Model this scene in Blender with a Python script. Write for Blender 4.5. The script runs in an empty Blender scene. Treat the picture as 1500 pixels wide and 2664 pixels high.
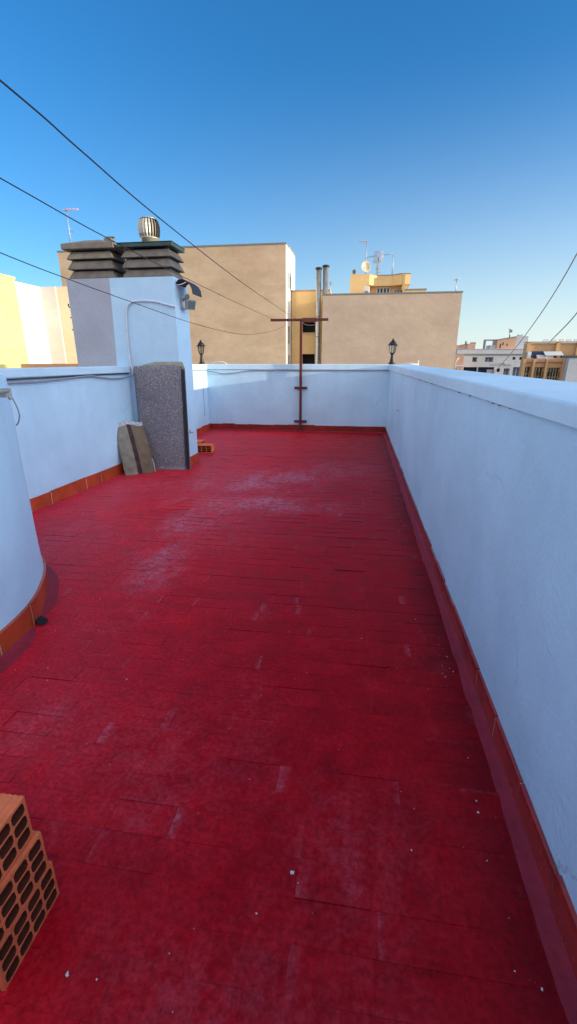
import bpy, bmesh, math, random
from mathutils import Vector, Matrix, noise
R = math.radians
random.seed(7)
SC = bpy.context.scene
COL = SC.collection

# ------------------------------------------------------------------ helpers
class MB:
    """collects vertices and faces; build() links them as ONE mesh object"""
    def __init__(s):
        s.v = []; s.f = []; s.m = []; s.sm = []
    def face(s, pts, m=0, smooth=False):
        i = len(s.v); s.v += [tuple(p) for p in pts]
        s.f.append(tuple(range(i, i + len(pts)))); s.m.append(m); s.sm.append(smooth)
    def box(s, x0, x1, y0, y1, z0, z1, m=0, skip=''):
        i = len(s.v)
        s.v += [(x0,y0,z0),(x1,y0,z0),(x1,y1,z0),(x0,y1,z0),(x0,y0,z1),(x1,y0,z1),(x1,y1,z1),(x0,y1,z1)]
        F = dict(b=(3,2,1,0), t=(4,5,6,7), f=(0,1,5,4), r=(1,2,6,5), k=(2,3,7,6), l=(3,0,4,7))
        for k, q in F.items():
            if k in skip: continue
            s.f.append(tuple(i + a for a in q)); s.m.append(m); s.sm.append(False)
    def frustum(s, b, t, z0, z1, m=0):
        """b, t = (x0,x1,y0,y1) at the bottom and at the top"""
        i = len(s.v)
        for (q, z) in ((b, z0), (t, z1)):
            s.v += [(q[0],q[2],z),(q[1],q[2],z),(q[1],q[3],z),(q[0],q[3],z)]
        for q in ((3,2,1,0),(4,5,6,7),(0,1,5,4),(1,2,6,5),(2,3,7,6),(3,0,4,7)):
            s.f.append(tuple(i + a for a in q)); s.m.append(m); s.sm.append(False)
    def prism(s, outline, axis, a0, a1, m=0):
        """outline of 2-D points extruded along axis ('x','y','z')"""
        def P(p, a):
            return (a, p[0], p[1]) if axis == 'x' else ((p[0], a, p[1]) if axis == 'y' else (p[0], p[1], a))
        n = len(outline); i = len(s.v)
        s.v += [P(p, a0) for p in outline] + [P(p, a1) for p in outline]
        s.f.append(tuple(i + k for k in range(n))[::-1]); s.m.append(m); s.sm.append(False)
        s.f.append(tuple(i + n + k for k in range(n))); s.m.append(m); s.sm.append(False)
        for k in range(n):
            k2 = (k + 1) % n
            s.f.append((i+k, i+k2, i+n+k2, i+n+k)); s.m.append(m); s.sm.append(False)
    def tube(s, pts, r, n=8, m=0, caps=True):
        pts = [Vector(p) for p in pts]; i0 = len(s.v); up = Vector((0,0,1)); last = None
        for k, p in enumerate(pts):
            d = (pts[min(k+1, len(pts)-1)] - pts[max(k-1, 0)]).normalized()
            if last is None:
                a = d.cross(up)
                if a.length < 1e-3: a = d.cross(Vector((1,0,0)))
            else:
                a = last - d * last.dot(d)
            a.normalize(); last = a; b = d.cross(a)
            rr = r[k] if isinstance(r, (list, tuple)) else r
            for j in range(n):
                t = 2*math.pi*j/n
                s.v.append(tuple(p + a*(rr*math.cos(t)) + b*(rr*math.sin(t))))
        for k in range(len(pts)-1):
            for j in range(n):
                j2 = (j+1) % n
                s.f.append((i0+k*n+j, i0+k*n+j2, i0+(k+1)*n+j2, i0+(k+1)*n+j)); s.m.append(m); s.sm.append(True)
        if caps:
            s.f.append(tuple(i0+j for j in range(n))[::-1]); s.m.append(m); s.sm.append(False)
            e = i0+(len(pts)-1)*n
            s.f.append(tuple(e+j for j in range(n))); s.m.append(m); s.sm.append(False)
    def lathe(s, prof, c=(0,0,0), n=24, m=0, smooth=True, mod=None, rot=0):
        i0 = len(s.v)
        for (r, z) in prof:
            for j in range(n):
                t = 2*math.pi*j/n + rot
                rr = r * (mod(t, z) if mod else 1)
                s.v.append((c[0]+rr*math.cos(t), c[1]+rr*math.sin(t), c[2]+z))
        for k in range(len(prof)-1):
            for j in range(n):
                j2 = (j+1) % n
                s.f.append((i0+k*n+j, i0+k*n+j2, i0+(k+1)*n+j2, i0+(k+1)*n+j)); s.m.append(m); s.sm.append(smooth)
        s.f.append(tuple(i0+j for j in range(n))[::-1]); s.m.append(m); s.sm.append(False)
        e = i0+(len(prof)-1)*n
        s.f.append(tuple(e+j for j in range(n))); s.m.append(m); s.sm.append(False)
    def facade(s, x0, x1, z0, z1, y, holes, depth=.2, m=0):
        """wall face looking to -y with real openings: holes = [(xa,xb,za,zb)]"""
        xs = sorted({x0, x1, *[h[0] for h in holes], *[h[1] for h in holes]})
        zs = sorted({z0, z1, *[h[2] for h in holes], *[h[3] for h in holes]})
        for a, b in zip(xs, xs[1:]):
            for c, d in zip(zs, zs[1:]):
                cx, cz = (a+b)/2, (c+d)/2
                if any(h[0] < cx < h[1] and h[2] < cz < h[3] for h in holes): continue
                s.face([(a,y,c),(b,y,c),(b,y,d),(a,y,d)], m)
        for (a, b, c, d) in holes:
            Y = y + depth
            s.face([(a,y,c),(a,Y,c),(b,Y,c),(b,y,c)][::-1], m)
            s.face([(a,y,d),(b,y,d),(b,Y,d),(a,Y,d)][::-1], m)
            s.face([(a,y,c),(a,y,d),(a,Y,d),(a,Y,c)][::-1], m)
            s.face([(b,y,c),(b,Y,c),(b,Y,d),(b,y,d)][::-1], m)
    def build(s, name, mats, parent=None, bevel=0, seg=2, weld=False):
        me = bpy.data.meshes.new(name)
        off = Vector(parent_world(parent)) if parent else Vector((0,0,0))
        me.from_pydata([tuple(Vector(p)-off) for p in s.v], [], s.f)
        for mt in (mats if isinstance(mats, (list, tuple)) else [mats]): me.materials.append(mt)
        for p, mi, sm in zip(me.polygons, s.m, s.sm): p.material_index = mi; p.use_smooth = sm
        if weld:
            bm = bmesh.new(); bm.from_mesh(me); bmesh.ops.remove_doubles(bm, verts=bm.verts, dist=1e-5)
            bmesh.ops.recalc_face_normals(bm, faces=bm.faces); bm.to_mesh(me); bm.free()
        me.update()
        o = bpy.data.objects.new(name, me); COL.objects.link(o)
        if parent: o.parent = parent
        if bevel:
            b = o.modifiers.new('bevel', 'BEVEL'); b.width = bevel; b.segments = seg; b.limit_method = 'ANGLE'; b.angle_limit = R(40)
        return o

WP = {}
def parent_world(p):
    return WP.get(p.name, (0,0,0))
def thing(name, loc, label, cat, group=None):
    o = bpy.data.objects.new(name, None); COL.objects.link(o)
    o.location = loc; o.empty_display_size = .1
    o['label'] = label; o['category'] = cat
    if group: o['group'] = group
    WP[o.name] = loc
    return o
def tag(o, label, cat, group=None):
    o['label'] = label; o['category'] = cat
    if group: o['group'] = group
    return o
def struct(o):
    o['kind'] = 'structure'; return o
def copy_tree(o, loc, label):
    """a copy of a thing with copies of its parts and their sub-parts"""
    r = o.copy(); COL.objects.link(r); r.location = loc; r['label'] = label
    for ch in list(o.children):
        c = ch.copy(); COL.objects.link(c); c.parent = r
        for g in list(ch.children):
            d = g.copy(); COL.objects.link(d); d.parent = c
    return r

# ------------------------------------------------------------------ materials
def nodes(name):
    m = bpy.data.materials.new(name); m.use_nodes = True
    nt = m.node_tree; b = nt.nodes['Principled BSDF']
    return m, nt, b
def N(nt, t, **kw):
    n = nt.nodes.new(t)
    for k, v in kw.items(): setattr(n, k, v)
    return n
def tex(nt, scale, detail=4, rough=.55, vec=None, stretch=None):
    co = N(nt, 'ShaderNodeTexCoord'); src = co.outputs['Object']
    if stretch:
        mp = N(nt, 'ShaderNodeMapping'); mp.inputs['Scale'].default_value = stretch
        nt.links.new(src, mp.inputs['Vector']); src = mp.outputs['Vector']
    n = N(nt, 'ShaderNodeTexNoise'); n.inputs['Scale'].default_value = scale
    n.inputs['Detail'].default_value = detail; n.inputs['Roughness'].default_value = rough
    nt.links.new(src, n.inputs['Vector']); return n.outputs['Fac']
def ramp(nt, fac, stops):
    r = N(nt, 'ShaderNodeValToRGB'); e = r.color_ramp.elements
    while len(e) < len(stops): e.new(.5)
    for el, (p, c) in zip(e, stops):
        el.position = p; el.color = (*c, 1) if len(c) == 3 else c
    nt.links.new(fac, r.inputs['Fac']); return r.outputs['Color']
def mix(nt, fac, a, b, mode='MIX'):
    n = N(nt, 'ShaderNodeMix', data_type='RGBA', blend_type=mode)
    for sock, v in ((n.inputs[0], fac), (n.inputs[6], a), (n.inputs[7], b)):
        if hasattr(v, 'is_output'): nt.links.new(v, sock)
        elif isinstance(v, (int, float)): sock.default_value = v
        else: sock.default_value = (*v, 1)
    return n.outputs[2]
def math_(nt, op, a, b=None):
    n = N(nt, 'ShaderNodeMath', operation=op)
    for i, v in enumerate((a, b)):
        if v is None: continue
        if hasattr(v, 'is_output'): nt.links.new(v, n.inputs[i])
        else: n.inputs[i].default_value = v
    return n.outputs[0]
def bump(nt, b, h, strength=.2, dist=.01):
    n = N(nt, 'ShaderNodeBump'); n.inputs['Strength'].default_value = strength; n.inputs['Distance'].default_value = dist
    nt.links.new(h, n.inputs['Height']); nt.links.new(n.outputs['Normal'], b.inputs['Normal'])
def scaled(c, k): return tuple(min(1, v*k) for v in c)

def plain(name, c, rough=.6, metal=0, var=.18, scale=8, bs=.15, bd=.004, bscale=60):
    """base colour with two scales of mottling and a fine bump"""
    m, nt, b = nodes(name)
    big = tex(nt, scale, 5); fine = tex(nt, scale*9, 3)
    f = math_(nt, 'ADD', math_(nt, 'MULTIPLY', big, .7), math_(nt, 'MULTIPLY', fine, .3))
    col = ramp(nt, f, [(.3, scaled(c, 1-var)), (.7, scaled(c, 1+var))])
    nt.links.new(col, b.inputs['Base Color']); b.inputs['Roughness'].default_value = rough; b.inputs['Metallic'].default_value = metal
    if bs: bump(nt, b, tex(nt, bscale, 4), bs, bd)
    return m

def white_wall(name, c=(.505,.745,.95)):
    """trowelled white paint: slow tonal drift, scuffs, faint vertical rain marks, rough plaster relief"""
    m, nt, b = nodes(name)
    a = tex(nt, 1.1, 4); d = tex(nt, 5, 5, .6); v = tex(nt, 3.2, 4, .6, stretch=(3,3,.25)); fine = tex(nt, 55, 3)
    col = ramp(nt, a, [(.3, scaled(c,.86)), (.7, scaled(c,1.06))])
    col = mix(nt, .5, col, ramp(nt, d, [(.3,(.88,.90,.94)),(.62,(1,1,1))]), 'MULTIPLY')
    col = mix(nt, .16, col, ramp(nt, v, [(.32,(.78,.80,.84)),(.5,(1,1,1))]), 'MULTIPLY')
    # pits and specks, hairline cracks in a few places
    sp = tex(nt, 130, 2); col = mix(nt, ramp(nt, sp, [(.745,(0,0,0)),(.78,(.6,.6,.6))]), col, (.40,.42,.46))
    co = N(nt, 'ShaderNodeTexCoord'); wn = N(nt, 'ShaderNodeTexNoise'); wn.inputs['Scale'].default_value = 2.5; wn.inputs['Detail'].default_value = 6
    nt.links.new(co.outputs['Object'], wn.inputs['Vector'])
    wv = N(nt, 'ShaderNodeVectorMath', operation='MULTIPLY_ADD'); wv.inputs[1].default_value = (.5,.5,.5)
    nt.links.new(wn.outputs['Color'], wv.inputs[0]); nt.links.new(co.outputs['Object'], wv.inputs[2])
    vo = N(nt, 'ShaderNodeTexVoronoi', feature='DISTANCE_TO_EDGE'); vo.inputs['Scale'].default_value = .9; nt.links.new(wv.outputs[0], vo.inputs['Vector'])
    ck = ramp(nt, vo.outputs['Distance'], [(.0,(1,1,1)),(.0035,(0,0,0))])
    ck = math_(nt, 'MULTIPLY', ck, ramp(nt, a, [(.52,(0,0,0)),(.62,(.5,.5,.5))]))
    col = mix(nt, ck, col, (.25,.27,.31))
    # rubbed patches where a roller ran dry
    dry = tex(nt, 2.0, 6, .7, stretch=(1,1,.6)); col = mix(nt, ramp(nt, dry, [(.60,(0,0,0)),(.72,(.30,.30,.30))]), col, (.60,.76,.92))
    nt.links.new(col, b.inputs['Base Color']); b.inputs['Roughness'].default_value = .62
    peel = tex(nt, 210, 2)
    h = math_(nt, 'ADD', math_(nt, 'MULTIPLY', d, 1.0), math_(nt, 'ADD', math_(nt, 'MULTIPLY', fine, .35), math_(nt, 'MULTIPLY', peel, .12)))
    h = math_(nt, 'SUBTRACT', h, math_(nt, 'MULTIPLY', ck, .3))
    bump(nt, b, h, .55, .014)
    return m

def render_wall(name, c, top=None, stain=.55, streak=.5):
    """cement render on a big blank gable: horizontal trowel bands, patch repairs, dark weathering under the roof edge"""
    m, nt, b = nodes(name)
    a = tex(nt, .16, 5, .6); h = tex(nt, .42, 6, .62, stretch=(.45,.45,1.5)); d = tex(nt, 1.6, 6, .62, stretch=(.8,.8,1.2))
    col = ramp(nt, a, [(.32, scaled(c,.90)), (.68, scaled(c,1.10))])
    col = mix(nt, streak, col, ramp(nt, h, [(.30,(.76,.73,.70)),(.6,(1.0,1.0,1.0))]), 'MULTIPLY')
    col = mix(nt, streak*.8, col, ramp(nt, d, [(.30,(.84,.82,.79)),(.62,(1,1,1))]), 'MULTIPLY')
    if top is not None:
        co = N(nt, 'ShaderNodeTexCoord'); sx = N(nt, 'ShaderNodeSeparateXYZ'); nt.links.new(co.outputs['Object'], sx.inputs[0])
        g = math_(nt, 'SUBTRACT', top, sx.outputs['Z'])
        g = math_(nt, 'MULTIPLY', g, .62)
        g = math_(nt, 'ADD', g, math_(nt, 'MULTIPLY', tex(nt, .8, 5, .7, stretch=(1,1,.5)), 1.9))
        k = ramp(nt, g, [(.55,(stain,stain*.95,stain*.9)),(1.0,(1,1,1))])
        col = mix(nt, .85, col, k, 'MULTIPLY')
    nt.links.new(col, b.inputs['Base Color']); b.inputs['Roughness'].default_value = .85
    bump(nt, b, d, .5, .05)
    return m

def glass_mat(name, c=(.75,.78,.72)):
    m, nt, b = nodes(name); out = nt.nodes['Material Output']
    t = N(nt, 'ShaderNodeBsdfTransparent'); t.inputs[0].default_value = (*c,1)
    g = N(nt, 'ShaderNodeBsdfGlossy'); g.inputs['Roughness'].default_value = .08
    mx = N(nt, 'ShaderNodeMixShader'); mx.inputs[0].default_value = .16
    nt.links.new(t.outputs[0], mx.inputs[1]); nt.links.new(g.outputs[0], mx.inputs[2]); nt.links.new(mx.outputs[0], out.inputs['Surface'])
    return m

M = {}
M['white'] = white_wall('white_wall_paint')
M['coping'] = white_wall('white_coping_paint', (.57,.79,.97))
M['grey_render'] = plain('bare_lavender_render', (.40,.42,.50), .9, 0, .12, 3, .3, .01, 30)
M['skirt'] = plain('glazed_terracotta', (.42,.06,.018), .3, 0, .4, 5, .08, .004, 30)
M['skirt_red'] = plain('red_painted_skirting', (.33,.022,.016), .17, 0, .5, 6, .1, .004, 30)
for k_ in ('skirt','skirt_red'):
    b_ = M[k_].node_tree.nodes['Principled BSDF']; b_.inputs['Coat Weight'].default_value = .8 if k_ == 'skirt_red' else .35; b_.inputs['Coat Roughness'].default_value = .14
M['skirt_dark'] = plain('dark_red_skirting', (.23,.018,.010), .35, 0, .45, 6, .1, .004, 30)
M['fillet'] = plain('painted_mortar_fillet', (.27,.007,.026), .7, 0, .3, 7, .5, .01, 40)
M['grout'] = plain('pale_grout', (.55,.52,.52), .9)
M['rust_red'] = plain('red_oxide_paint', (.105,.014,.010), .5, 0, .3, 12, .2, .003, 80)
M['dark_metal'] = plain('black_lantern_metal', (.018,.018,.02), .45, .3, .3, 20, .1, .002, 100)
M['concrete'] = plain('weathered_concrete', (.18,.155,.13), .92, 0, .3, 9, .5, .006, 70)
M['concrete_dark'] = plain('dark_concrete', (.05,.048,.05), .95, 0, .3, 9, .4, .006, 70)  # posts in the vent gaps, darker than the louvres
M['green_cap'] = plain('dark_green_painted_sheet', (.03,.06,.062), .5, .2, .3, 8, .15, .003, 50)
M['black'] = plain('black_void', (.008,.008,.01), .9, 0, .1, 5, 0)
M['steel'] = plain('galvanised_steel', (.55,.53,.48), .38, .85, .2, 6, .12, .004, 30)
M['steel_pale'] = plain('pale_sheet_metal', (.46,.43,.37), .40, .5, .2, 6, .1, .003, 30)
M['wire'] = plain('dark_plastic_coated_wire', (.02,.022,.03), .6)
M['cable_grey'] = plain('grey_cable_sheath', (.26,.29,.34), .6)
M['cable_white'] = plain('painted_cable', (.62,.66,.72), .6)
M['brick'] = plain('hollow_clay_brick', (.82,.19,.07), .85, 0, .22, 14, .5, .004, 160)
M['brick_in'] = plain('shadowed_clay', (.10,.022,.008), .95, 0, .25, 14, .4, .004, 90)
M['sunlit_flank'] = render_wall('sunlit_flank_render', (.92,.88,.80))  # sun's whiteness on the beige building's side put into the colour
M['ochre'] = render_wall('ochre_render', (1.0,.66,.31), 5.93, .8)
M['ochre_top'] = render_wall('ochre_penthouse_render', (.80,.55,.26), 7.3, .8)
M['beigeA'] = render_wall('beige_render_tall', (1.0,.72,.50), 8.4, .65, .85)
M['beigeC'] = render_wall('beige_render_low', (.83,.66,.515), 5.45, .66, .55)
M['yellow'] = render_wall('cream_yellow_render', (.80,.68,.26))
M['white_L'] = render_wall('white_house_render', (.90,.88,.82))
M['beigeL'] = render_wall('peach_render', (.82,.66,.48))
M['shadeL'] = render_wall('shade_grey_render', (.66,.64,.60))
M['brown_cap'] = render_wall('brown_rendered_coping', (.50,.28,.16))
M['white_far'] = render_wall('white_apartment_render', (.50,.51,.54))
M['tan_far'] = render_wall('tan_apartment_render', (.56,.34,.17))
M['pink_far'] = render_wall('salmon_render', (.58,.34,.23))
M['grey_far'] = render_wall('blue_grey_party_wall', (.44,.47,.52))
M['trim'] = plain('grey_roof_trim', (.20,.21,.20), .7)
M['win_dark'] = plain('dark_window_glass', (.02,.024,.035), .12, 0, .5, 2, 0)
M['win_blue'] = plain('blue_curtained_window', (.12,.16,.24), .25, 0, .4, 3, 0)
M['frame_white'] = plain('white_window_frame', (.62,.64,.66), .5)
M['frame_gold'] = plain('gold_anodised_frame', (.55,.40,.18), .4, .4)
M['aerial'] = plain('aerial_aluminium', (.42,.40,.42), .5, .6)
M['aerial_red'] = plain('faded_red_aerial_plastic', (.62,.40,.40), .6)
M['dish'] = plain('cream_dish_paint', (.60,.54,.36), .5)
M['plastic_grey'] = plain('grey_lamp_plastic', (.36,.36,.34), .5)
M['lamp_glass'] = plain('teal_lamp_glass', (.12,.18,.175), .1, 0, .2, 4, 0)
M['glass'] = glass_mat('lantern_glass')
M['paper_green'] = plain('grey_green_paper', (.235,.215,.17), .85, 0, .22, 9, .6, .012, 22)
M['paper_brown'] = plain('brown_kraft_paper', (.165,.12,.08), .85, 0, .25, 10, .7, .014, 18)
M['paper_plum'] = plain('dark_plum_printed_band', (.035,.014,.015), .7, 0, .25, 9, .5, .01, 22)
M['paper_white'] = plain('white_printed_paper', (.46,.50,.54), .75, 0, .45, 40, .4, .006, 40)
M['board_edge'] = plain('khaki_board_edge', (.30,.28,.22), .9, 0, .3, 10)
M['board_blue'] = plain('dark_blue_board', (.018,.022,.045), .7, 0, .3, 10)
M['asphalt'] = plain('street_asphalt', (.05,.05,.052), .95, 0, .2, 1)
M['roofgrey'] = plain('flat_roof_finish', (.30,.24,.2), .95, 0, .2, 1)
M['flake'] = plain('white_paint_flake', (.75,.74,.76), .8)
M['grit_dark'] = plain('dark_grit', (.07,.03,.03), .9)
M['awning'] = plain('grey_white_awning_cloth', (.55,.57,.60), .8)
M['blind_blue'] = plain('navy_shade_cloth', (.035,.045,.09), .8)

def felt_mat():
    """mineral-surfaced roofing felt: grey granules with dark pits and little horizontal wrinkles"""
    m, nt, b = nodes('granular_grey_felt')
    co = N(nt, 'ShaderNodeTexCoord')
    vo = N(nt, 'ShaderNodeTexVoronoi'); vo.inputs['Scale'].default_value = 120
    mp = N(nt, 'ShaderNodeMapping'); mp.inputs['Scale'].default_value = (.75,1,1.25)
    nt.links.new(co.outputs['Object'], mp.inputs[0]); nt.links.new(mp.outputs[0], vo.inputs['Vector'])
    g = tex(nt, 120, 4, .7); big = tex(nt, 3, 3)
    f = math_(nt, 'ADD', math_(nt,'MULTIPLY', vo.outputs['Distance'], .45), math_(nt,'MULTIPLY', g, .55))
    col = ramp(nt, f, [(.30,(.022,.022,.034)),(.44,(.145,.142,.16)),(.64,(.38,.37,.40))])
    col = mix(nt, .5, col, ramp(nt, big, [(.3,(.6,.62,.75)),(.7,(1,1,1))]), 'MULTIPLY')
    nt.links.new(col, b.inputs['Base Color']); b.inputs['Roughness'].default_value = .9
    bump(nt, b, f, .8, .006); return m
M['felt'] = felt_mat()

def floor_mat():
    """red roof paint over clay tiles; vertex colour R = rubbed pale, G = tone of the tile, B = joint dirt and darkening by the walls"""
    m, nt, b = nodes('red_roof_paint')
    at = N(nt, 'ShaderNodeVertexColor'); at.layer_name = 'wear'
    sp = N(nt, 'ShaderNodeSeparateColor'); nt.links.new(at.outputs['Color'], sp.inputs[0])
    n1 = tex(nt, .9, 5, .6); n2 = tex(nt, 7, 6, .7); n3 = tex(nt, 60, 4, .7); n4 = tex(nt, 2.4, 5, .65, stretch=(1.5,.7,1))
    base = ramp(nt, n2, [(.28,(.52,.0014,.007)),(.5,(.74,.0035,.014)),(.72,(.88,.014,.030))])
    base = mix(nt, .75, base, ramp(nt, n1, [(.35,(.66,.5,.8)),(.65,(1.1,1.1,1.0))]), 'MULTIPLY')
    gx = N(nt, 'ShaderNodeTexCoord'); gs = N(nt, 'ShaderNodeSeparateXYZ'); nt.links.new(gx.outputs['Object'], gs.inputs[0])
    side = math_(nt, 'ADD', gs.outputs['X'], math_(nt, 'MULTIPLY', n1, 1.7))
    lit_side = N(nt, 'ShaderNodeMapRange'); nt.links.new(side, lit_side.inputs[0])
    for i_, v_ in ((1, .55), (2, -2.4), (3, 0), (4, .50)): lit_side.inputs[i_].default_value = v_
    base = mix(nt, lit_side.outputs[0], base, (.80,.075,.125))  # brighter left floor where skylight falls, put into the colour
    base = mix(nt, 1, base, ramp(nt, math_(nt,'MULTIPLY_ADD',side,.28) if False else math_(nt,'ADD',math_(nt,'MULTIPLY',side,.25),.55), [(.45,(1.05,1.05,1.05)),(.95,(.55,.55,.62))]), 'MULTIPLY')  # shade beside the right wall painted into the base colour
    base = mix(nt, .6, base, ramp(nt, sp.outputs[1], [(0,(.80,.75,.85)),(1,(1.12,1.1,1.0))]), 'MULTIPLY')
    # chalky rubbed paint
    w = math_(nt, 'MULTIPLY', sp.outputs[0], ramp(nt, n4, [(.33,(.1,.1,.1)),(.68,(1.3,1.3,1.3))]))
    w = math_(nt, 'MULTIPLY', w, ramp(nt, n3, [(.30,(.45,.45,.45)),(.7,(1.1,1.1,1.1))]))
    w = math_(nt, 'MULTIPLY', w, ramp(nt, tex(nt, 17, 5, .7), [(.36,(.05,.05,.05)),(.60,(1.25,1.25,1.25))]))
    w2 = math_(nt, 'MULTIPLY', ramp(nt, n4, [(.58,(0,0,0)),(.80,(.35,.35,.35))]), ramp(nt, n2, [(.45,(0,0,0)),(.65,(1,1,1))]))
    w = math_(nt, 'MINIMUM', math_(nt, 'ADD', w, w2), .85)
    col = mix(nt, w, base, (.66,.23,.31))
    # fine grain and tiny chips
    col = mix(nt, .8, col, ramp(nt, n3, [(.32,(.55,.45,.52)),(.62,(1.06,1.06,1.06))]), 'MULTIPLY')
    n5 = tex(nt, 16, 6, .7); col = mix(nt, .3, col, ramp(nt, n5, [(.35,(.62,.5,.6)),(.62,(1.08,1.08,1.08))]), 'MULTIPLY')
    co = N(nt, 'ShaderNodeTexCoord')
    for sc, th, c in ((9, .022, (.62,.55,.58)), (5, .018, (.05,.006,.008)), (24, .05, (.55,.30,.34))):
        vo = N(nt, 'ShaderNodeTexVoronoi'); vo.inputs['Scale'].default_value = sc; vo.inputs['Randomness'].default_value = 1
        wv = N(nt, 'ShaderNodeVectorMath', operation='ADD'); wv.inputs[1].default_value = (sc*.37, sc*.11, 0)
        nt.links.new(co.outputs['Object'], wv.inputs[0]); nt.links.new(wv.outputs[0], vo.inputs['Vector'])
        cs = N(nt, 'ShaderNodeSeparateColor'); nt.links.new(vo.outputs['Color'], cs.inputs[0])
        pick = math_(nt, 'GREATER_THAN', cs.outputs[0], .72)
        near = math_(nt, 'LESS_THAN', vo.outputs['Distance'], th)
        col = mix(nt, math_(nt, 'MULTIPLY', pick, near), col, c)
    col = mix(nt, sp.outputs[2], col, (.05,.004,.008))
    nt.links.new(col, b.inputs['Base Color'])
    nt.links.new(ramp(nt, n2, [(.3,(.42,.42,.42)),(.7,(.62,.62,.62))]), b.inputs['Roughness'])
    b.inputs['Specular IOR Level'].default_value = .13
    h = math_(nt, 'ADD', math_(nt,'MULTIPLY', n3, .35), math_(nt,'MULTIPLY', n2, .8))
    bump(nt, b, h, .35, .006)
    return m
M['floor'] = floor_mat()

# ------------------------------------------------------------------ terrace floor: tile by tile
XR, YB = .565, 9.05            # inner faces of the right and the back parapet
def floor():
    tw, tl = .20, .10
    V=[]; F=[]; C=[]; rnd = random.Random(3)
    blobs = [(-.95,4.2,.62,.22,1.3),(-1.25,4.85,.65,.3,.8),(-.85,5.35,.5,.3,1.0),(-1.37,2.83,.13,.2,1.1),(-1.26,2.52,.12,.17,1.1),(-1.3,3.4,.5,.4,.35),
             (-1.41,3.6,.2,.3,.6),(-.1,5.9,.6,.4,.35),(-1.4,1.9,.05,.05,1.3),(-2.3,4.6,.5,.5,.25),(-.55,1.2,.35,.35,.12),
             (.1,.95,.25,.2,.16),(-1.2,1.2,.3,.25,.2),(-.25,.55,.4,.15,.18),(-2.2,2.9,.3,.5,.25)]
    def wear(x, y):
        return sum(a*math.exp(-((x-bx)/sx)**2-((y-by)/sy)**2) for bx,by,sx,sy,a in blobs)
    j = 0; y = -2.6
    while y < YB+.02:
        x = -3.3 + (tw/2 if j % 2 else 0) + rnd.uniform(-.012,.012); rowz = rnd.gauss(0,.0003)
        while x < XR+.02:
            w = tw*(1 if rnd.random() > .07 else .5)
            k = rnd.random()
            z = rowz + rnd.gauss(0,.0003); tx = ty = 0
            if k < .27: ty = rnd.choice((1,1,-1))*rnd.uniform(.0008,.0026)*(1.35 if rnd.random()<.25 else 1)
            elif k < .36: tx = rnd.choice((1,-1))*rnd.uniform(.001,.003)
            elif k < .42: z += rnd.uniform(-.002,.003)
            tone = min(1,max(0,rnd.gauss(.5,.17)))
            cz = [(x,y,z-tx/2-ty/2),(x+w,y,z+tx/2-ty/2),(x+w,y+tl,z+tx/2+ty/2),(x,y+tl,z-tx/2+ty/2)]
            i = len(V)
            # top split in three along x so that rubbed edges can stay narrow
            gr = rnd.choice((0,0,.0003,.0006)); e = .018; strk = None
            if rnd.random() < .11 and w > .15: e = rnd.uniform(.02,.05); strk = (rnd.choice((0,1)), rnd.uniform(.25,.8))
            for (px_, s) in ((x,0),(x+e,e/w),(x+w-e,1-e/w),(x+w,1)):
                for (py_, q) in ((y,0),(y+.014,.14),(y+tl-.014,.86),(y+tl,1)):
                    zz = z+tx*(s-.5)+ty*(q-.5) - (gr if (s in (0,1) or q in (0,1)) else 0)
                    V.append((px_,py_,zz))
                    d = 0
                    hi = zz - z + gr*(s in (0,1) or q in (0,1))
                    ww = wear(px_,py_)
                    if hi > .0009 and (s in (0,1) or q in (0,1)): ww += .35*min(1,hi/.002)*rnd.uniform(.2,1)
                    if strk and ((s < .5) == (strk[0] == 0)): ww += strk[1]*(1 if s in (0,1) else 0)*rnd.uniform(.5,1)
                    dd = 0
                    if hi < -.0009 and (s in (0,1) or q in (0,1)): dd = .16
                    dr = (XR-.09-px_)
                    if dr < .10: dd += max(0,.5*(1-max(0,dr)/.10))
                    if YB-py_ < .12: dd += .5  # darker towards the right and back walls
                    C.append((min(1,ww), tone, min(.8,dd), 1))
            for a in range(3):
                for b_ in range(3):
                    F.append((i+a*4+b_, i+(a+1)*4+b_, i+(a+1)*4+b_+1, i+a*4+b_+1))
            # the sides, dirty
            n0 = len(V)
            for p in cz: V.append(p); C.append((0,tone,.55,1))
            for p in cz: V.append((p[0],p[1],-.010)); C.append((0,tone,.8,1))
            for a in range(4):
                b2 = (a+1)%4; F.append((n0+4+a, n0+4+b2, n0+b2, n0+a))
            x += w
        y += tl; j += 1
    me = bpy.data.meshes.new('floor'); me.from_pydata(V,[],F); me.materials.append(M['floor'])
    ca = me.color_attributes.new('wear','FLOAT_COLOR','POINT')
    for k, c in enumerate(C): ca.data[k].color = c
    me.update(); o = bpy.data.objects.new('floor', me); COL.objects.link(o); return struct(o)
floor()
b = MB(); b.box(-3.55,.88,-5.3,9.3,-15,-.012); tb = b.build('terrace_building', M['roofgrey'])
tag(tb, 'building body carrying the red painted roof terrace', 'building')

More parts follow.
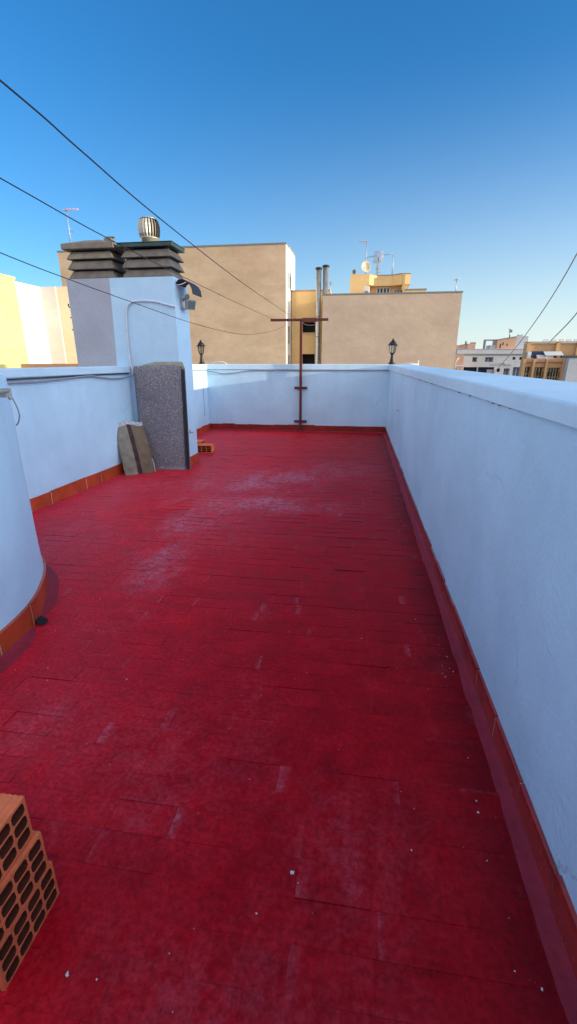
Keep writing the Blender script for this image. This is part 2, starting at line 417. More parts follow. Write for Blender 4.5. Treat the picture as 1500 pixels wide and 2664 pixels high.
# ------------------------------------------------------------------ helpers for wall runs
def skirting(parent, p0, p1, nrm, h=.112, t=.012, tile=.28, mats=None, seed=1, off=0):
    """row of upright skirting tiles from p0 to p1, proud of the wall along nrm; one mesh"""
    rnd = random.Random(seed); mb = MB(); d = Vector((p1[0]-p0[0], p1[1]-p0[1], 0)); L = d.length; d.normalize(); n = Vector((*nrm,0))
    s = -off
    while s < L:
        a, e = max(0,s), min(L, s+tile-.006)
        if e-a > .02:
            hh = h + rnd.uniform(-.007,.007); tt = t + rnd.uniform(-.002,.002)
            A = Vector((*p0,0))+d*a; B = Vector((*p0,0))+d*e
            q = [A, B, B+n*tt, A+n*tt]; i = len(mb.v)
            mb.v += [(v.x,v.y,-.004) for v in q]+[(v.x,v.y,hh+rnd.uniform(-.002,.002)) for v in q]
            for f in ((0,1,5,4),(1,2,6,5),(2,3,7,6),(3,0,4,7),(4,5,6,7)):
                mb.f.append(tuple(i+k for k in f)); mb.m.append(0); mb.sm.append(False)
        s += tile
    # grout bed behind, a hair lower and thinner
    A = Vector((*p0,0)); B = A+d*L; q = [A,B,B+n*t*.80,A+n*t*.80]; i = len(mb.v)
    mb.v += [(v.x,v.y,-.004) for v in q]+[(v.x,v.y,h-.010) for v in q]
    for f in ((0,1,5,4),(1,2,6,5),(2,3,7,6),(3,0,4,7),(4,5,6,7)):
        mb.f.append(tuple(i+k for k in f)); mb.m.append(1); mb.sm.append(False)
    return mb.build('skirting', mats or [M['skirt'], M['grout']], parent, weld=False)
def cove(parent, path, nrm_of, w=.075, h=.038, seed=2, name='mortar_fillet', taper=0):
    """rough mortar cove where the floor meets a wall"""
    rnd = random.Random(seed); mb = MB(); rows=[]
    for k, p in enumerate(path):
        n = Vector((*nrm_of(k),0)); p = Vector((*p,0)); row=[]
        wj = w*(1+.22*noise.noise(Vector((p.x*3.1,p.y*3.1,seed)))+.14*noise.noise(Vector((p.x*11,p.y*11,seed+3)))); hj = h*(1+.25*noise.noise(Vector((p.x*4,p.y*4,seed+5))))
        if taper:
            dk = (len(path)-1-k) if taper > 0 else k
            tp = min(1, .25+dk*.3); wj *= tp; hj *= tp
        for q in range(7):
            t = q/6
            u = wj*(1-t**.85); z = hj*(t**1.7)
            if q == 0: z = -.004
            row.append(p+n*u+Vector((0,0,z+.004+.002*noise.noise(Vector((k*.6,q*.9,seed))))))
        rows.append(row)
    i0=len(mb.v)
    for r_ in rows: mb.v += [tuple(v) for v in r_]
    for k in range(len(rows)-1):
        for q in range(6):
            mb.f.append((i0+k*7+q, i0+(k+1)*7+q, i0+(k+1)*7+q+1, i0+k*7+q+1)); mb.m.append(0); mb.sm.append(True)
    return mb.build(name, M['fillet'], parent)

# ------------------------------------------------------------------ right parapet
pr = thing('parapet_wall', (.565,4,0), 'long white parapet wall with a thick coping along the right side of the terrace', 'parapet')
b = MB()
n = 60                      # slightly uneven plaster face
for k in range(n):
    for q in range(10):
        pts=[]
        for (dk,dq) in ((0,0),(1,0),(1,1),(0,1)):
            yy = -2.6+(YB+2.6)*(k+dk)/n; zz = .0+1.185*(q+dq)/10
            pts.append((XR+.004*noise.noise(Vector((0,yy*1.3,zz*1.6))), yy, zz))
        b.face([pts[3],pts[2],pts[1],pts[0]], 0, True)
b.box(XR+.02,.84,-4.2,9.3,-.02,1.184)
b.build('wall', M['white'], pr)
b = MB(); cy = -.62
for (ya,yb) in [(-4.2+13.52*k/26,-4.2+13.52*(k+1)/26) for k in range(26)]:
    q=[]
    for yy in (ya,yb):
        w1=.003*noise.noise(Vector((yy*1.1,1,0))); w2=.003*noise.noise(Vector((yy*1.7,5,0)))
        q.append([(.546+w2,yy,1.186+w1*.3),(.546+w2,yy,1.238+.0038*yy+w1),(.552+w2,yy,1.244+.0038*yy+w1),(.872,yy,1.262+.0026*yy),(.872,yy,1.186)])
    for k in range(4): b.face([q[0][k],q[0][k+1],q[1][k+1],q[1][k]],0)
    if yb>9.3: b.face(q[1],0)
    b.face([q[0][0],q[1][0],q[1][4],q[0][4]],0)
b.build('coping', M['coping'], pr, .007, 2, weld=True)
skirting(pr, (XR,-2.6),(XR,YB-.02),(-1,0), .112,.011,.272,[M['skirt_red'],M['grout']],5,.05)
cove(pr, [(XR-.009,-2.6+.03*k) for k in range(388)], lambda k:(-1,0), .042,.018,11)
b = MB(); b.tube([(XR-.004,6.45,.70),(XR-.03,6.45,.70)],.004,6); b.build('nail', M['dark_metal'], pr)
# dark crumbs of old paint left under the coping
b = MB(); rnd = random.Random(4)
for k in range(26):
    yy = rnd.uniform(.9,6.0); s = rnd.uniform(.003,.008)
    b.box(.556-s*.3,.566,yy,yy+s*rnd.uniform(1,3.5),1.186-s,1.186)
b.build('coping_crumbs', M['trim'], pr)

# ------------------------------------------------------------------ back parapet
pb = thing('parapet_wall', (-1.2,9.05,0), 'low white parapet wall across the far end of the terrace, behind the clothes pole', 'parapet')
b = MB()
for k in range(24):
    for q in range(8):
        pts=[]
        for (dk,dq) in ((0,0),(1,0),(1,1),(0,1)):
            xx = -2.98+(XR+2.98)*(k+dk)/24; zz = 1.185*(q+dq)/8
            pts.append((xx, YB+.004*noise.noise(Vector((xx*1.2,3,zz*1.5))), zz))
        b.face(pts, 0, True)
b.box(-2.98,XR+.02,YB+.02,9.3,-.02,1.184)
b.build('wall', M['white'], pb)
b = MB(); b.prism([(YB-.018,1.187),(9.32,1.187),(9.32,1.279),(9.31,1.287),(YB-.010,1.287),(YB-.018,1.279)],'x',-3.0,.546)
b.build('coping', M['coping'], pb, .006)
skirting(pb, (-2.97,YB),(XR,YB),(0,-1), .128,.012,.27,[M['skirt_dark'],M['fillet']],8)
cove(pb, [(-2.96+.03*k,YB-.01) for k in range(117)], lambda k:(0,-1), .05,.02,21)

# ------------------------------------------------------------------ left parapet, before and behind the chimney
pl = thing('parapet_wall', (-2.95,4.3,0), 'white parapet wall on the left with two slack cables, before the chimney', 'parapet')
A0, A1 = (-3.03,2.6), (-2.865,5.62)
dl = Vector((A1[0]-A0[0],A1[1]-A0[1],0)).normalized(); nl = Vector((dl.y,-dl.x,0))
def wall_run(mb, p0, p1, nrm, h, seg=24, back=.2, m=0):
    P0=Vector((*p0,0)); P1=Vector((*p1,0)); nn=Vector((*nrm,0))
    for k in range(seg):
        for q in range(8):
            pts=[]
            for dk,dq in ((0,0),(1,0),(1,1),(0,1)):
                p = P0.lerp(P1,(k+dk)/seg); zz=h*(q+dq)/8
                p = p + nn*(.004*noise.noise(Vector((p.x*1.3,p.y*1.3,zz*1.6))))
                pts.append((p.x,p.y,zz))
            mb.face(pts, m, True)
    c=[P0-nn*.02,P1-nn*.02,P1-nn*back,P0-nn*back]
    mb.prism([(v.x,v.y) for v in c],'z',-.02,h-.001,m)
b = MB(); wall_run(b, A1, A0, (nl.x,nl.y), 1.205)
b.build('wall', M['white'], pl, weld=False)
b = MB(); P0=Vector((*A0,0)); P1=Vector((*A1,0))
c=[P0+nl*.014,P1+nl*.014-dl*.002,P1-nl*.2-dl*.002,P0-nl*.2]
b.prism([(v.x,v.y) for v in c],'z',1.207,1.287); b.build('coping', M['coping'], pl, .008)
skirting(pl, A0, A1, (nl.x,nl.y), .128,.012,.28,None,3,.1)

pl2 = thing('parapet_wall', (-2.98,7.5,0), 'short white parapet wall behind the chimney with a patch of sunlight near its top', 'parapet')
b = MB(); wall_run(b, (-2.98,9.05),(-2.98,6.09),(1,0), 1.185); b.build('wall', M['white'], pl2)
b = MB(); b.box(-3.2,-2.962,6.09,9.02,1.187,1.286); b.box(-3.2,-3.003,9.02,9.32,1.187,1.286); b.build('coping', M['coping'], pl2, .008)
b = MB(); b.box(-3.2,-3.002,9.02,9.30,-.02,1.186); b.build('corner_pier', M['white'], pl2)
skirting(pl2, (-2.98,6.09),(-2.98,9.04),(1,0), .125,.012,.27,None,4)

# ------------------------------------------------------------------ rounded wall in the left foreground
pc = thing('curved_wall', (-1.8,1.8,0), 'white rounded wall bulging into the left foreground with terracotta skirting and a drain hole', 'wall')
def catmull(P, per=8):
    out=[]; P=[Vector((*p,0)) if len(p)==2 else Vector(p) for p in P]
    for k in range(len(P)-1):
        a=P[max(k-1,0)]; b_=P[k]; c=P[k+1]; d=P[min(k+2,len(P)-1)]
        for q in range(per):
            t=q/per
            out.append(.5*((2*b_)+(-a+c)*t+(2*a-5*b_+4*c-d)*t*t+(-a+3*b_-3*c+d)*t**3))
    out.append(P[-1]); return out
curve = catmull([(-1.60,-2.7),(-1.605,.6),(-1.615,1.35),(-1.655,1.80),(-1.78,2.12),(-1.98,2.40),(-2.30,2.62),(-2.68,2.74),(-3.05,2.78)],9)
def cn(k):
    a=curve[max(k-1,0)]; c=curve[min(k+1,len(curve)-1)]; d=(c-a).normalized(); return (d.y,-d.x)
b = MB(); rows=12; i0=0
for k,p in enumerate(curve):
    nn=Vector((*cn(k),0))
    for q in range(rows+1):
        z=1.262*q/rows
        fl=.016*max(0,1-z/.28)**1.5          # plaster thickens towards the foot
        v=p+nn*(fl+.004*noise.noise(Vector((p.x*2,p.y*2,z*2))))
        b.v.append((v.x,v.y,z))
for k in range(len(curve)-1):
    for q in range(rows):
        a=k*(rows+1)+q; b.f.append((a,a+rows+1,a+rows+2,a+1)[::-1]); b.m.append(0); b.sm.append(True)
# level top, rounded edge
n0=len(b.v); 
for k,p in enumerate(curve):
    nn=Vector((*cn(k),0)); v=p-nn*.012; b.v.append((v.x,v.y,1.272)); w_=p-nn*.17; b.v.append((w_.x,w_.y,1.274)); b.v.append((w_.x,w_.y,.0))
for k in range(len(curve)-1):
    t0=k*(rows+1)+rows; t1=t0+rows+1; q0=n0+3*k; q1=q0+3
    for f in ((t0,t1,q1,q0),(q0,q1,q1+1,q0+1),(q0+1,q1+1,q1+2,q0+2)):
        b.f.append(f[::-1]); b.m.append(0); b.sm.append(True)
b.build('wall', M['white'], pc)
# skirting tiles bent round the curve
b = MB(); lens=[0]
for k in range(1,len(curve)): lens.append(lens[-1]+(curve[k]-curve[k-1]).length)
def at_len(s):
    for k in range(1,len(curve)):
        if lens[k]>=s:
            t=(s-lens[k-1])/(lens[k]-lens[k-1]); return curve[k-1].lerp(curve[k],t), Vector((*cn(k-1),0)).lerp(Vector((*cn(k),0)),t).normalized()
    return curve[-1],Vector((*cn(len(curve)-1),0))
s=.06; rnd=random.Random(9)
while s<lens[-1]-.3:
    h=.136+rnd.uniform(-.004,.004); seg=5; L=.276
    for j in range(seg):
        a,na=at_len(s+L*j/seg); c,nc=at_len(s+L*(j+1)/seg); o1=.022
        q=[a+na*.004,c+nc*.004,c+nc*o1,a+na*o1]
        b.face([(q[3].x,q[3].y,-.004),(q[3].x,q[3].y,h),(q[2].x,q[2].y,h),(q[2].x,q[2].y,-.004)],0)
        b.face([(q[3].x,q[3].y,h),(q[0].x,q[0].y,h+.002),(q[1].x,q[1].y,h+.002),(q[2].x,q[2].y,h)],0)
    for (ss,sg) in ((s,0),(s+L,1)):
        a,na=at_len(ss); p1=a+na*.004; p2=a+na*.022
        b.face([(p1.x,p1.y,-.004),(p2.x,p2.y,-.004),(p2.x,p2.y,h),(p1.x,p1.y,h)],0)
    a,na=at_len(s+L); c,nc=at_len(s+L+.006)
    b.face([(a.x+na.x*.0205,a.y+na.y*.0205,-.004),(a.x+na.x*.0205,a.y+na.y*.0205,h-.004),(c.x+nc.x*.0205,c.y+nc.y*.0205,h-.004),(c.x+nc.x*.0205,c.y+nc.y*.0205,-.004)],1)
    s+=L+.006
b.build('skirting',[M['skirt'],M['grout']],pc)
pts=[]; nrms=[]; s=.05
gap=[]
for k in range(200):
    if s>lens[-1]-.1: break
    a,na=at_len(s); pts.append((a.x+na.x*.021,a.y+na.y*.021)); nrms.append((na.x,na.y)); s+=.05
hk=min(range(len(pts)),key=lambda k:(Vector(pts[k])-Vector((-1.66,1.90))).length)
cove(pc, pts[:hk], lambda k:nrms[k], .062,.022,31,taper=1)
cove(pc, pts[hk+1:], lambda k:nrms[hk+1+k], .060,.022,33,taper=-1)
hp=Vector((*pts[hk],0)); hn=Vector((*nrms[hk],0)); ht=Vector((-hn.y,hn.x,0))
b=MB()
for (u0,u1,v0,v1,z0,z1) in ((-.036,.036,-.002,.034,.0,.05),):
    ring=[]
    for k in range(10):
        t=2*math.pi*k/10; rr=1+.22*noise.noise(Vector((k*1.3,4,2)))
        v=hp+hn*.030+ht*(.038*rr*math.cos(t))+hn*(.026*rr*math.sin(t)); ring.append((v.x,v.y,.006+.022*(math.sin(t)<0)))
    b.face(ring,0)
b.build('drain_hole',M['black'],pc)

# cable stub clipped to the rounded wall
cs = thing('cable_stub', (-1.66,2.0,1.2), 'grey cable end sticking out of a clip and drooping on the rounded wall', 'cable')
b=MB(); b.tube([(-1.60,1.2,1.215),(-1.605,1.7,1.215),(-1.635,1.98,1.216)],.011,8); b.build('conduit',M['plastic_grey'],cs)
b=MB(); b.box(-1.672,-1.636,1.965,2.01,1.185,1.225); b.tube([(-1.645,1.99,1.2),(-1.632,1.99,1.175)],.009,8); b.build('clip',M['plastic_grey'],cs,.004)
b=MB(); b.tube(catmull([(-1.648,2.0,1.205),(-1.635,2.0,1.185),(-1.617,2.0,1.14),(-1.612,2.0,1.10),(-1.625,2.0,1.065),(-1.638,2.0,1.052)],5),.0036,6); b.build('wire',M['cable_grey'],cs)

# ------------------------------------------------------------------ chimney block
ch = thing('chimney_block', (-2.88,5.85,0), 'tall white chimney block with a bare grey left part and louvred vents on top', 'chimney')
b=MB(); X0,X1,Y0,Y1,ZT=-3.56,-2.2,5.62,6.08,2.288
b.face([(X0,Y0,-.02),(-3.06,Y0,-.02),(-3.0,Y0,ZT),(X0,Y0,ZT)],1)
b.face([(-3.06,Y0,-.02),(X1,Y0,-.02),(X1,Y0,ZT),(-3.0,Y0,ZT)],0)
b.face([(X1,Y0,-.02),(X1,Y1,-.02),(X1,Y1,ZT),(X1,Y0,ZT)],0)
b.face([(X1,Y1,-.02),(X0,Y1,-.02),(X0,Y1,ZT),(X1,Y1,ZT)],1)
b.face([(X0,Y1,-.02),(X0,Y0,-.02),(X0,Y0,ZT),(X0,Y1,ZT)],1)
b.face([(X0,Y0,ZT),(-3.0,Y0,ZT),(X1,Y0,ZT),(X1,Y1,ZT),(X0,Y1,ZT)],1)
b.build('masonry',[M['white'],M['grey_render']],ch)
skirting(ch,(-2.2,5.60),(-2.2,6.10),(1,0),.118,.012,.26,None,12,.02)
b=MB(); b.tube([(-2.2,5.82,.44),(-2.16,5.82,.44),(-2.155,5.82,.425)],.008,6); b.box(-2.2,-2.192,5.80,5.84,.425,.475); b.build('hook',M['plastic_grey'],ch)
for z in (1.98,1.86,1.72):
    b=MB(); b.tube([(-3.56,5.66,z),(-3.595,5.66,z),(-3.605,5.66,z+.02),(-3.60,5.66,z+.04)] if z>1.9 else [(-3.56,5.66,z),(-3.60,5.66,z)],.008,6); b.build('hook',M['dark_metal'],ch)
# conduit along the front face
b=MB(); b.tube(catmull([(-2.19,5.60,1.962),(-2.3,5.606,1.985),(-2.45,5.606,2.022),(-2.62,5.606,2.03),(-2.74,5.606,2.018),(-2.80,5.606,1.965),(-2.822,5.606,1.87),(-2.838,5.606,1.6),(-2.836,5.606,1.35),(-2.815,5.604,1.215),(-2.83,5.60,1.17)],6),.011,8)
b.build('conduit',M['cable_white'],ch)

def louvre_vent(name,x0,x1,y0,y1,label,cap):
    t=thing(name,((x0+x1)/2,(y0+y1)/2,2.288),label,'vent')
    b=MB(); b.box(x0+.09,x1-.09,y0+.08,y1-.08,2.29,2.60); b.build('core',M['black'],t)
    for (za,zb) in ((2.291,2.376),(2.392,2.486),(2.502,2.585)):
        b=MB(); fl=.045; o=.0 if za>2.3 else .006
        b.frustum((x0,x1,y0,y1),(x0+fl,x1-fl,y0+fl,y1-fl),za,zb); b.build('louvre',M['concrete'],t,.006)
    for cx_ in (x0+.075,x1-.075):
        for cy_ in (y0+.075,y1-.075):
            b=MB(); b.box(cx_-.022,cx_+.022,cy_-.022,cy_+.022,2.377,2.602); b.build('post',M['concrete_dark'],t)
    if cap=='concrete':
        b=MB(); b.box(x0-.035,x1+.03,y0-.02,y1-.02,2.603,2.662)
        b.frustum((x0-.033,x1+.028,y0-.018,y1-.022),(x0+.20,x1-.22,y0+.14,y1-.16),2.6625,2.725); b.build('cap',M['concrete'],t,.008)
    else:
        b=MB(); b.box(x0-.03,x1+.018,y0-.01,y1-.02,2.606,2.646); b.box(x0-.036,x1+.024,y0-.016,y1-.014,2.6465,2.654)
        for k in range(5):
            xx=x0+.05+k*(x1-x0-.1)/4; b.box(xx-.006,xx+.006,y0-.014,y0-.008,2.622,2.632)
        b.build('cap',M['green_cap'],t,.003)
    return t
louvre_vent('louvre_vent',-3.53,-2.93,5.625,6.03,'concrete louvred chimney vent with a sloping concrete cap, the left one','concrete')
louvre_vent('louvre_vent',-2.83,-2.205,5.625,6.05,'concrete louvred chimney vent with a flat dark green cap, the right one','flat')
# stone on the left cap
b=MB(); b.box(-3.07,-2.97,5.72,5.80,2.695,2.735); b.box(-3.05,-2.94,5.735,5.78,2.7355,2.752); o=b.build('stone',M['concrete'],None,.012); tag(o,'small stone fragments lying on the sloping concrete vent cap','stone')
# cowl
tc=thing('turbine_cowl',(-2.55,5.86,2.654),'round metal turbine cowl with upright vanes on the flat green cap','chimney cowl')
b=MB(); b.lathe([(.098,0),(.098,.072),(.108,.076),(.108,.088)],(-2.55,5.86,2.655),28); b.build('neck',M['steel_pale'],tc)
b=MB(); b.lathe([(.088,.0),(.096,.05),(.096,.12),(.07,.17)],(-2.55,5.86,2.744),20); b.build('core',M['black'],tc)
b=MB()
for k in range(22):            # separate curved vanes standing round a dark core
    t0=2*math.pi*k/22; prof=[(.110,.0),(.124,.035),(.129,.085),(.126,.135),(.112,.178),(.082,.203)]
    for (ra,za),(rb_,zb_) in zip(prof,prof[1:]):
        q=[]
        for (rr,zz,dt,dr) in ((ra,za,0,0),(ra,za,.20,-.016),(rb_,zb_,.20,-.016),(rb_,zb_,0,0)):
            q.append((-2.55+(rr+dr)*math.cos(t0+dt),5.86+(rr+dr)*math.sin(t0+dt),2.744+zz))
        b.face(q,0,True)
b.build('vanes',M['steel_pale'],tc)
b=MB(); b.lathe([(.10,.0),(.088,.012),(.05,.022),(.008,.028),(.006,.04)],(-2.55,5.86,2.936),24); b.build('top_disc',M['steel_pale'],tc)

# hood and security lamp on the right flank of the chimney
hd=thing('bent_hood',(-2.2,5.85,2.2),'black bent sheet hood over the security lamp on the chimney flank','hood')
prof=[(-2.199,2.225),(-2.17,2.262),(-2.13,2.272),(-2.08,2.258),(-2.03,2.222),(-2.005,2.18),(-1.995,2.115)]
b=MB()
def strip(y0,y1,dz=0,grow=1.0):
    a=[(x,z) for x,z in prof]
    inner=[(x-.004,z-.010) for x,z in prof]
    b.prism(a+inner[::-1],'y',y0,y1)
strip(5.69,6.02)
o=b.build('sheet',M['board_blue'],hd)
b=MB(); b.tube([(-2.2,5.70,2.205),(-2.13,5.70,2.212),(-2.07,5.70,2.236)],.006,6); b.build('stay',M['cable_white'],hd)
sl=thing('security_lamp',(-2.2,5.86,2.02),'grey square security lamp with a motion sensor on the chimney flank','lamp')
b=MB(); b.box(-2.199,-2.178,5.80,5.92,1.955,2.08); b.build('back_plate',M['plastic_grey'],sl,.006)
b=MB(); b.lathe([(.03,0),(.042,.012),(.042,.03),(.03,.04)],(0,0,0),16)
b.v=[(-2.178+z,5.83+x,1.998+y*1.3) for x,y,z in b.v]; b.build('junction_box',M['frame_white'],sl)
b=MB(); b.tube([(-2.17,5.86,2.05),(-2.15,5.86,2.085),(-2.13,5.85,2.10)],.016,10); b.lathe([(.012,-.03),(.026,-.018),(.03,0),(.024,.02),(.01,.028)],(-2.125,5.845,2.095),14); b.build('motion_sensor',M['plastic_grey'],sl)
b=MB(); b.tube([(-2.178,5.87,2.01),(-2.13,5.87,2.015)],.012,8); b.build('arm',M['dark_metal'],sl)
b=MB(); b.frustum((-.035,.035,-.04,.04),(-.055,.055,-.062,.062),0,.045); b.box(-.058,.058,-.066,.066,.0455,.06)
mt=Matrix.Translation((-2.125,5.88,2.02)) @ Matrix.Rotation(R(-32),4,'Z') @ Matrix.Rotation(R(108),4,'Y')
b.v=[tuple(mt@Vector(p)) for p in b.v]; b.build('lamp_head',M['plastic_grey'],sl,.004)
b=MB(); b.box(-.045,.045,-.052,.052,.0605,.064); b.v=[tuple(mt@Vector(p)) for p in b.v]; b.build('lens',M['lamp_glass'],sl)

# cables
b=MB(); b.tube(catmull([(-2.99,3.25,1.195),(-2.955,3.6,1.196),(-2.93,4.0,1.197),(-2.915,4.4,1.198),(-2.895,4.8,1.199),(-2.87,5.2,1.199),(-2.845,5.56,1.198)],5),.0075,6); o=b.build('wall_cable',M['wire']); tag(o,'taut dark cable running just under the coping of the left parapet','cable','cables on the parapet walls')
b=MB(); b.tube(catmull([(-2.985,3.2,1.18),(-2.95,3.6,1.172),(-2.925,4.0,1.168),(-2.905,4.34,1.180),(-2.885,4.76,1.192),(-2.87,5.0,1.165),(-2.855,5.3,1.148),(-2.838,5.5,1.165),(-2.83,5.6,1.2)],5),.0085,6); o=b.build('wall_cable',M['cable_grey']); tag(o,'slack pale grey cable sagging below the coping of the left parapet','cable','cables on the parapet walls')
b=MB(); b.tube(catmull([(-2.962,6.5,1.19),(-2.962,8.6,1.18),(-2.95,9.02,1.165),(-2.80,9.028,1.132),(-2.66,9.028,1.108),(-2.5,9.028,1.112),(-2.33,9.028,1.13),(-2.1,9.028,1.165),(-1.9,9.028,1.176),(-1.12,9.028,1.176),(-.3,9.028,1.178),(.53,9.028,1.178)],5),.0085,6); o=b.build('wall_cable',M['cable_grey']); tag(o,'grey cable dipping at its left end along the far parapet wall','cable','cables on the parapet walls')
b=MB(); b.tube(catmull([(-2.97,8.75,1.15),(-2.972,8.75,.6),(-2.972,8.76,.3)],4),.004,6); o=b.build('wall_cable',M['cable_grey']); tag(o,'thin cable hanging straight down inside the sunlit patch','cable','cables on the parapet walls')
b=MB(); b.tube(catmull([(-2.9,9.12,1.29),(-2.82,9.10,1.325),(-2.68,9.10,1.33),(-2.58,9.12,1.292)],5),.009,6); o=b.build('cable_loop',M['cable_white']); tag(o,'short white loop of cable lying on the far coping beside the left lantern','cable')

# ------------------------------------------------------------------ clothes pole
cp=thing('clothes_pole',(-1.11,9.0,0),'rusty red T-shaped clothes line pole bolted to the far parapet','clothes pole')
b=MB(); b.box(-1.134,-1.086,8.965,9.012,.02,2.045); b.build('post',M['rust_red'],cp,.004)
b=MB(); b.box(-1.665,-.605,8.966,9.011,2.046,2.09); b.build('crossbar',M['rust_red'],cp,.004)
b=MB(); b.box(-1.09,-.80,8.950,8.964,2.028,2.098); b.build('splice_plate',M['rust_red'],cp,.003)
for z in (.85,.205):
    b=MB(); b.box(-1.238,-.988,9.014,9.034,z-.02,z+.02); b.box(-1.142,-1.078,8.955,8.9635,z-.022,z+.022)
    for x in (-1.21,-1.016): b.tube([(x,9.013,z),(x,8.995,z)],.011,6)
    b.build('bracket',M['rust_red'],cp)
b=MB(); b.tube([(-1.11,9.0,0),(-1.11,8.99,.03)],.045,10); b.build('foot',M['fillet'],cp)

def line(pts,r,label,grp='clothes lines on the T-shaped pole'):
    b=MB(); b.tube(catmull(pts,8),r,6); o=b.build('clothes_line',M['wire']); tag(o,label,'clothes line',grp)
line([(-.94,-2.6,2.18),(-.97,0,2.09),(-.98,1.37,2.058),(-1.0,1.77,2.05),(-1.03,2.5,2.033),(-1.075,4.25,2.02),(-1.115,6.54,2.034),(-1.15,8.3,2.058),(-1.17,8.985,2.068)],.0027,'uppermost of the three clothes lines, crossing high over the chimney cowl')
line([(-1.40,-2.6,2.2),(-1.46,0,2.12),(-1.49,1.99,2.06),(-1.50,2.75,2.037),(-1.53,4.04,2.035),(-1.575,6.19,2.05),(-1.61,8.36,2.077),(-1.625,8.985,2.088)],.0027,'middle clothes line, passing across both louvred vents to the left end of the crossbar')
line([(-2.5,-2.6,2.45),(-2.1,1.0,2.08),(-1.95,2.5,1.905),(-1.9,3.02,1.855),(-1.83,3.8,1.795),(-1.71,5.0,1.712),(-1.58,6.41,1.69),(-1.45,7.78,1.80),(-1.38,8.6,1.925),(-1.34,8.985,2.05)],.0027,'lowest clothes line, sagging slackly across the chimney front')
b=MB(); b.tube(catmull([(-1.10,8.95,2.03),(-1.03,8.945,1.985),(-.95,8.945,1.972),(-.85,8.945,1.978),(-.80,8.95,2.03)],5),.004,6); o=b.build('wire_end',M['cable_grey']); tag(o,'short loose loop of wire dangling from the right arm of the clothes pole','wire')

# ------------------------------------------------------------------ lanterns on the parapet corners
def lantern(loc,label):
    t=thing('lantern',loc,label,'lantern','black lanterns on the parapet corners'); x,y,z=loc
    b=MB(); b.lathe([(.066,0),(.066,.014),(.046,.03),(.038,.07),(.030,.13),(.024,.165),(.036,.172),(.036,.182),(.022,.19)],(x,y,z),12,smooth=False); b.build('base_post',M['dark_metal'],t)
    zb,zt=.196,.335; rb,rt=.043,.070
    b=MB(); b.lathe([(.03,.188),(.045,.194),(.045,.203)],(x,y,z),6,smooth=False)
    for k in range(6):
        a=math.pi*k/3; b.tube([(x+rb*math.cos(a),y+rb*math.sin(a),z+zb),(x+rt*math.cos(a),y+rt*math.sin(a),z+zt)],.0055,5)
    b.build('frame',M['dark_metal'],t)
    b=MB()
    for k in range(6):
        a,c=math.pi*k/3,math.pi*(k+1)/3; q=.97
        b.face([(x+q*rb*math.cos(a),y+q*rb*math.sin(a),z+zb),(x+q*rb*math.cos(c),y+q*rb*math.sin(c),z+zb),(x+q*rt*math.cos(c),y+q*rt*math.sin(c),z+zt),(x+q*rt*math.cos(a),y+q*rt*math.sin(a),z+zt)])
    b.build('glass_panes',M['glass'],t)
    b=MB(); b.lathe([(.098,.335),(.100,.343),(.078,.352),(.064,.382),(.036,.404),(.03,.41)],(x,y,z),6,smooth=False); b.build('roof',M['dark_metal'],t)
    b=MB(); b.lathe([(.03,.41),(.034,.418),(.018,.428),(.014,.436),(.019,.444),(.008,.456)],(x,y,z),10); b.build('finial',M['dark_metal'],t)
    return t
la=lantern((.60,9.17,1.287),'black hexagonal lantern on the far right corner of the parapet')
copy_tree(la,(-3.11,9.16,1.287),'black hexagonal lantern beside the chimney, glowing in the sun on the far left corner')

# ------------------------------------------------------------------ felt sheets and sack leaning by the chimney
fs=thing('roofing_sheet',(-2.48,5.5,0),'grey granular roofing sheet leaning upright against the front of the chimney','roofing sheet')
def lean_sheet(mb,x0,x1,yb,yt,th,top,nx=20,nz=24,warp=.008,m_front=0,m_edge=1,seed=0):
    """sheet leaning back: yb at the foot, yt at the top; top(u) gives the upper outline"""
    F=[];B=[]
    for q in range(nz+1):
        for k in range(nx+1):
            u=k/nx; zt=top(u); z=zt*q/nz; v=z/1.3
            xa=x0(v)+(x1(v)-x0(v))*u
            y=yb+(yt-yb)*v+warp*noise.noise(Vector((u*2.2+seed,v*3.1,seed)))-.010*math.sin(u*math.pi)
            F.append((xa,y,z+.002)); B.append((xa,y+th,z+.002))
    i=len(mb.v); mb.v+=F+B; n1=(nx+1)*(nz+1)
    for q in range(nz):
        for k in range(nx):
            a=q*(nx+1)+k; f=(a,a+1,a+nx+2,a+nx+1)
            mb.f.append(tuple(i+p for p in f)); mb.m.append(m_front); mb.sm.append(True)
            mb.f.append(tuple(i+n1+p for p in f[::-1])); mb.m.append(m_edge); mb.sm.append(True)
    for q in range(nz):
        for k in (0,nx):
            a=q*(nx+1)+k; c=a+nx+1; mb.f.append((i+a,i+c,i+n1+c,i+n1+a)); mb.m.append(m_edge); mb.sm.append(False)
    for k in range(nx):
        a=nz*(nx+1)+k; mb.f.append((i+a,i+a+1,i+n1+a+1,i+n1+a)); mb.m.append(m_edge); mb.sm.append(False)
        a=k; mb.f.append((i+a,i+a+1,i+n1+a+1,i+n1+a)); mb.m.append(m_edge); mb.sm.append(False)
b=MB(); lean_sheet(b,lambda v:-2.785+.02*(1-v),lambda v:-2.165,5.485,5.575,.016,lambda u:1.283+.018*math.sin(u*3)*u**.3,seed=1)
b.build('felt_face',[M['felt'],M['board_blue']],fs)
bs=thing('backing_board',(-2.45,5.55,0),'thin khaki edged board standing behind the grey roofing sheet','board')
b=MB(); lean_sheet(b,lambda v:-2.76,lambda v:-2.125+.0*v,5.545,5.597,.014,lambda u:(1.270+.065*min(1,u/.42)**.8-.0*u) if u<.96 else 1.255,warp=.003,m_front=0,m_edge=0,seed=4)
b.build('board',[M['board_edge'],M['board_edge']],bs)
